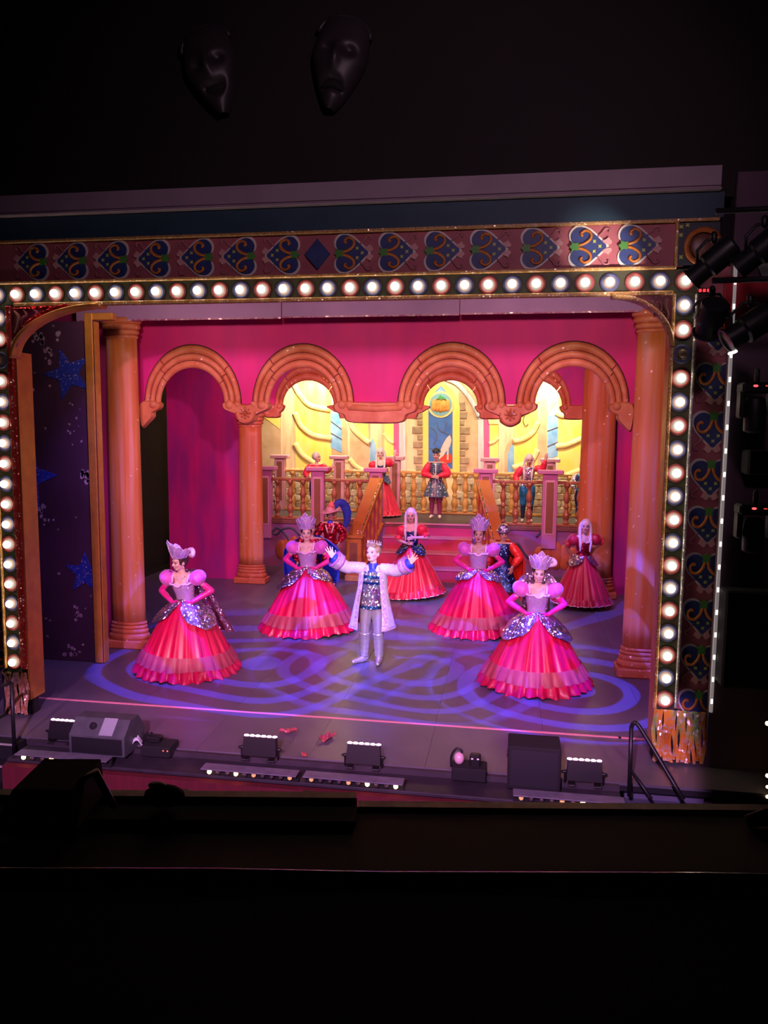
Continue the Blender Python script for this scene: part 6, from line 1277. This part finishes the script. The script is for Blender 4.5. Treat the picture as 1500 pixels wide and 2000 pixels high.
for k in range(3): b = MB(); b.box((rd[0] - .04 + .04 * k, -.073, rd[2] + .005), (.026, .008, .030), bev=.003); b.build('red_mark', mat('red_mark', (1.0, .03, .05), emit=2.0), dd)  # three small glowing red marks on the dark block
# moving heads lower on the boom
def moving_head(label, c, s=1.0):
    t = thing('moving_head', label, 'stage light', c, 0, 'moving heads on the side boom'); 
    b = MB(); b.box((0, 0, .20), (.30 * s, .22, .10), bev=.02); b.build('base', M_metal, t, local=True)
    for q in (-1, 1): b = MB(); b.box((q * .13 * s, 0, .05), (.05, .14, .26), bev=.015); b.build('yoke_arm', M_metal, t, local=True)
    b = MB(); b.lathe([(.05, -.22), (.095, -.20), (.10, -.02), (.085, .10), (.06, .12)], seg=18); b.build('head', M_metal, t, 'auto', local=True)
    b = MB(); b.cap((0, 0, .25), (0, 0, .36), .025, .025, 8); b.build('clamp', M_metal, t, True, local=True)
    b = MB(); b.ell((-.04, -.112, .215), (.022, .006, .011), 8, 6); b.build('indicator', mat('red_indicator', (1.0, .05, .06), emit=3.5), t, True, local=True)
    b = MB(); b.box((.06, -.112, .215), (.03, .006, .012)); b.build('readout', mat('red_readout', (.8, .06, .04), emit=.8), t, local=True)
    return t
moving_head('dark moving head light level with the arches on the right wall', (3.774, -0.750, 3.830)); moving_head('dark moving head with a bright red indicator on the right wall', (3.825, -0.750, 2.690), 1.1)
for lab, a, c_ in (('small dark speaker box between the moving heads on the right wall', (1452,880), (1499,930)), ('large black speaker stack on the right auditorium wall', (1408,1160), (1520,1362))):
    p0 = Vector((3.762, -0.500, 3.439)) if 'small' in lab else Vector((3.629, -0.500, 2.005)); p1 = Vector((4.049, -0.500, 3.193)) if 'small' in lab else Vector((4.324, -0.500, 0.980))
    t = thing('wall_speaker', lab, 'speaker', ((p0.x + p1.x) / 2, -.30, p1.z)); c = (p0 + p1) / 2
    c.x += .10; b = MB(); b.box((c.x, -.20, c.z), (p1.x - p0.x, .26, p0.z - p1.z), bev=.02); b.build('cabinet', M_black, t)
    b = MB(); b.box((c.x, -.332, c.z), ((p1.x - p0.x) * .9, .01, (p0.z - p1.z) * .92), bev=.003); b.build('grille', M_blackcloth, t)
# red box curtain and pale panel on the side wall
def wallplate(nm, m, pts, y, label, cat):
    b = MB(); b.plate(pts, y - .02, y); tag(b.build(nm, m), label, cat)
wallplate('wall_panel', mat('red_box_paint', (.60, .02, .04), rough=.7), [(3.612, 5.183), (4.021, 5.174), (4.053, 4.629), (3.633, 4.598)], -.065, 'dull red panel on the wall behind the side boom', 'panel')
wallplate('wall_panel', mat('grey_green_paint', (.30, .34, .30), rough=.6), [(3.875, 5.353), (4.151, 5.420), (4.168, 5.131), (3.975, 5.135)], -.09, 'pale grey green panel behind the upper lanterns', 'panel')
# warm lamps at the far right
t = thing('festoon', 'string of warm bulbs at the far right edge above the balcony rail', 'lights', (4.156, -0.600, -0.050)); x0 = Vector((4.156, -0.600, -0.050))
b = MB(); b.tube([x0 + V(.015, 0, -.2), x0 + V(.015, 0, 1.1)], .008, 6); b.build('cable', M_metal, t, True)
for (a, r_) in (((4.110, -0.600, 0.733), .022), ((4.142, -0.600, 0.191), .020), ((4.148, -0.600, 0.074), .016), ((4.154, -0.600, -0.028), .018)): b = MB(); b.ell(a, (r_,) * 3, 10, 8); b.build('bulb', mat('warm_festoon', (1.0, .66, .28), emit=6.0), t, True)

# ------------------------------------------------------------------ masks on the wall above
def mask(label, c, rz_, tilt, comic):
    t = thing('theatre_mask', label, 'mask', c); M3 = Matrix.Rotation(tilt, 3, 'Y'); Mm = mat('mask_plaster', (.040, .030, .034), (.03, .022, .026), scale=5, rough=.45)
    T = lambda p: M3 @ Vector(p)
    def face(u, v):
        a = (u - .5) * PI; zz = .46 - .92 * v; w_ = .30 * (1 - .45 * max(0, v - .45) / .55) * math.sqrt(max(0, 1 - ((v - .42) / .60) ** 2) + .02); x = w_ * math.sin(a); y = -.20 * math.cos(a) * (.5 + .5 * math.sin(PI * v))
        for q in (-1, 1): y += .06 * math.exp(-(((x - q * .12) / .065) ** 2 + ((zz - .10 + (.03 * q * q if comic else -.02)) / .05) ** 2))
        y -= .07 * math.exp(-((x / .045) ** 2 + ((zz - .02) / .12) ** 2))
        mz = -.22 + ((x / .15) ** 2 * .07 * (1 if comic else -1)); y += .09 * math.exp(-((x / .12) ** 4 + ((zz - mz) / .055) ** 2))
        return tuple(T((x, y, zz)))
    b = MB(); b.grid(face, 32, 40); b.build('face', Mm, t, True, local=True)
    b = MB(); b.cap((0, -.06, .05), (0, .066, .05), .03, .03, 8); b.build('mount', Mm, t, True, local=True)
    dk = mat('mask_hollow', (.012, .01, .01), rough=.9)
    for q in (-1, 1): b = MB(); b.ell(T((q * .12, -.105, .10)), (.055, .02, .028), 10, 6, M=M3); b.build('eye_hollow', dk, t, True, local=True)
    b = MB(); b.tube([T((x, -.095, -.22 + (x / .15) ** 2 * .07 * (1 if comic else -1))) for x in (-.12, -.08, -.04, 0, .04, .08, .12)], [.012, .034, .046, .05, .046, .034, .012], 10); b.build('mouth_hollow', dk, t, True, local=True)
    b = MB(); b.tube([T((.30 * math.cos(a) * .95, -.02, .30 + .20 * math.sin(a))) for a in [PI * k / 12 for k in range(13)]], .03, 8); b.build('brow_band', Mm, t, True, local=True)
mask('dim laughing theatre mask high on the dark wall', (-1.80, -.02, 7.47), 0, math.radians(-16), True)
mask('dim weeping theatre mask high on the dark wall', (-.40, -.02, 7.46), 0, math.radians(12), False)

# ------------------------------------------------------------------ balcony front before the viewer
YA = math.radians(9.0); fw = V(-math.sin(YA), math.cos(YA), 0); rt = V(math.cos(YA), math.sin(YA), 0); C0 = V(1.475, -8.5, 0)
def along(d, x, z): p = C0 + fw * d + rt * x; return V(p.x, p.y, z)
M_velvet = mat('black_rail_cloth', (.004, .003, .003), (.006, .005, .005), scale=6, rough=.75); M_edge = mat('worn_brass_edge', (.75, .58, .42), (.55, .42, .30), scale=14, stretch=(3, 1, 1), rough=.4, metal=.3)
def slab(name, d0, d1, x0, x1, zt, zb, m, root=None, zt1=None):
    b = MB(); zt1 = zt if zt1 is None else zt1
    v = [along(d0, x0, zb), along(d0, x1, zb), along(d1, x1, zb), along(d1, x0, zb), along(d0, x0, zt1), along(d0, x1, zt1), along(d1, x1, zt), along(d1, x0, zt)]
    b.add(v, [(3, 2, 1, 0), (4, 5, 6, 7), (0, 1, 5, 4), (1, 2, 6, 5), (2, 3, 7, 6), (3, 0, 4, 7)]); return b.build(name, m, root)
t = thing('balcony_parapet', 'dark balcony parapet with worn brass edging in the foreground', 'parapet', along(1.5, 0, 1.5))
slab('parapet_body', .96, 1.60, -2.6, 2.6, 2.798, 1.5, M_velvet, t, 2.84); slab('rail_pad', 1.50, 1.60, -2.6, -.054, 2.818, 2.79, M_velvet, t)
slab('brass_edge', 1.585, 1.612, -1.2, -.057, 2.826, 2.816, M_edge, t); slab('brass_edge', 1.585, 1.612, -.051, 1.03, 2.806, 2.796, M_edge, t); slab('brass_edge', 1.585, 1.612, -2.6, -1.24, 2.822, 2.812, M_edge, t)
t = thing('balcony_ledge', 'glossy black rail of the viewer balcony at the bottom of the picture', 'rail', along(.8, 0, 2.0))
slab('ledge_top', .30, .885, -2.2, 2.2, 3.076, 2.98, M_velvet, t, 3.045); 
b = MB(); b.tube([along(.885, -2.2 + .2 * k, 3.075 + .0015 * math.sin(k * 2.1)) for k in range(23)], .0085, 8); b.build('rail_edge', mat('black_gloss', (.03, .025, .022), rough=.16, coat=.8, bump=.25, bscale=30), t, True)
# things standing on the parapet
t = thing('rail_lantern', 'dark lantern with a hooped bracket on the parapet at the left', 'stage light', along(1.5, -.66, 2.83))
def LB(x, d, z): return along(1.5 + d, -.66 + x, 2.83 + z)
b = MB(); v = [LB(-.10, -.09, 0), LB(.06, -.09, 0), LB(.06, .09, 0), LB(-.10, .09, 0), LB(-.06, -.07, .085), LB(.06, -.07, .085), LB(.06, .07, .085), LB(-.06, .07, .085)]; b.add(v, [(3, 2, 1, 0), (4, 5, 6, 7), (0, 1, 5, 4), (1, 2, 6, 5), (2, 3, 7, 6), (3, 0, 4, 7)]); b.build('body', M_black, t)
b = MB(); b.tube([LB(.055, -.08, .0), LB(.062, -.04, .09), LB(.075, 0, .09), LB(.10, .03, .0)], .008, 6); b.build('bracket', M_metal, t, True)
t = thing('rail_clamp', 'small dark clamp with a pale top beside the rail lantern', 'clamp', along(1.55, -.46, 2.83))
b = MB(); b.ell(along(1.55, -.46, 2.845), (.045, .03, .022), 12, 8); b.build('jaw', M_black, t, True); b = MB(); b.ell(along(1.55, -.475, 2.868), (.020, .014, .006), 10, 6); b.build('pale_top', mat('pale_top', (.55, .42, .40), rough=.5), t, True)
t = thing('rolled_cover', 'dark rolled cover lying on the parapet at the right', 'cover', along(1.5, .95, 2.81))
b = MB(); b.tube([along(1.52, .76, 2.815), along(1.52, .80, 2.825), along(1.52, .90, 2.825), along(1.52, .94, 2.845), along(1.52, 1.02, 2.845), along(1.52, 1.07, 2.825), along(1.52, 1.25, 2.822)], [.012, .018, .02, .04, .04, .02, .016], 10); b.build('roll', M_velvet, t, True)
# heads of people in the rows below
b = MB(); b.box((0, -5.6, .62), (9, 2.4, .1)); struct(b.build('floor_circle', M_black), 'dark floor of the lower circle', 'floor')
def audience(label, px_):
    t = thing('person', label, 'person', (px_[0], px_[1], .67), 0, 'audience in the lower circle'); z = px_[2] - .67 - .13; b = MB()
    b.ell((0, 0, z), (.075, .092, .115), 14, 10); b.cap((0, 0, z - .10), (0, 0, z - .22), .05, .055, 10); b.cap((-.15, 0, z - .27), (.15, 0, z - .27), .065, .065, 10); b.ell((0, 0, z - .50), (.17, .12, .28), 14, 10); b.ell((0, .05, z - .78), (.19, .16, .12)); b.cap((-.1, .05, z - .80), (-.1, .45, z - .80), .08, .06, 10); b.cap((.1, .05, z - .80), (.1, .45, z - .80), .08, .06, 10); b.cap((-.1, .45, z - .80), (-.1, .45, .06), .06, .05, 10); b.cap((.1, .45, z - .80), (.1, .45, .06), .06, .05, 10)
    link('body', b.remesh(.014, 2, mat('dark_clothes', (.012, .010, .012), rough=.8), 'body'), t)
    b = MB(); b.ell((0, -.015, z + .03), (.085, .095, .105), 14, 10); b.build('hair', mat('silhouette_hair', (.015, .010, .010), rough=.6), t, True, local=True)
audience('silhouetted head of an audience member behind the left part of the parapet', (0.130, -5.500, 2.059)); audience('silhouetted head of an audience member behind the middle of the parapet', (0.686, -5.500, 2.100))
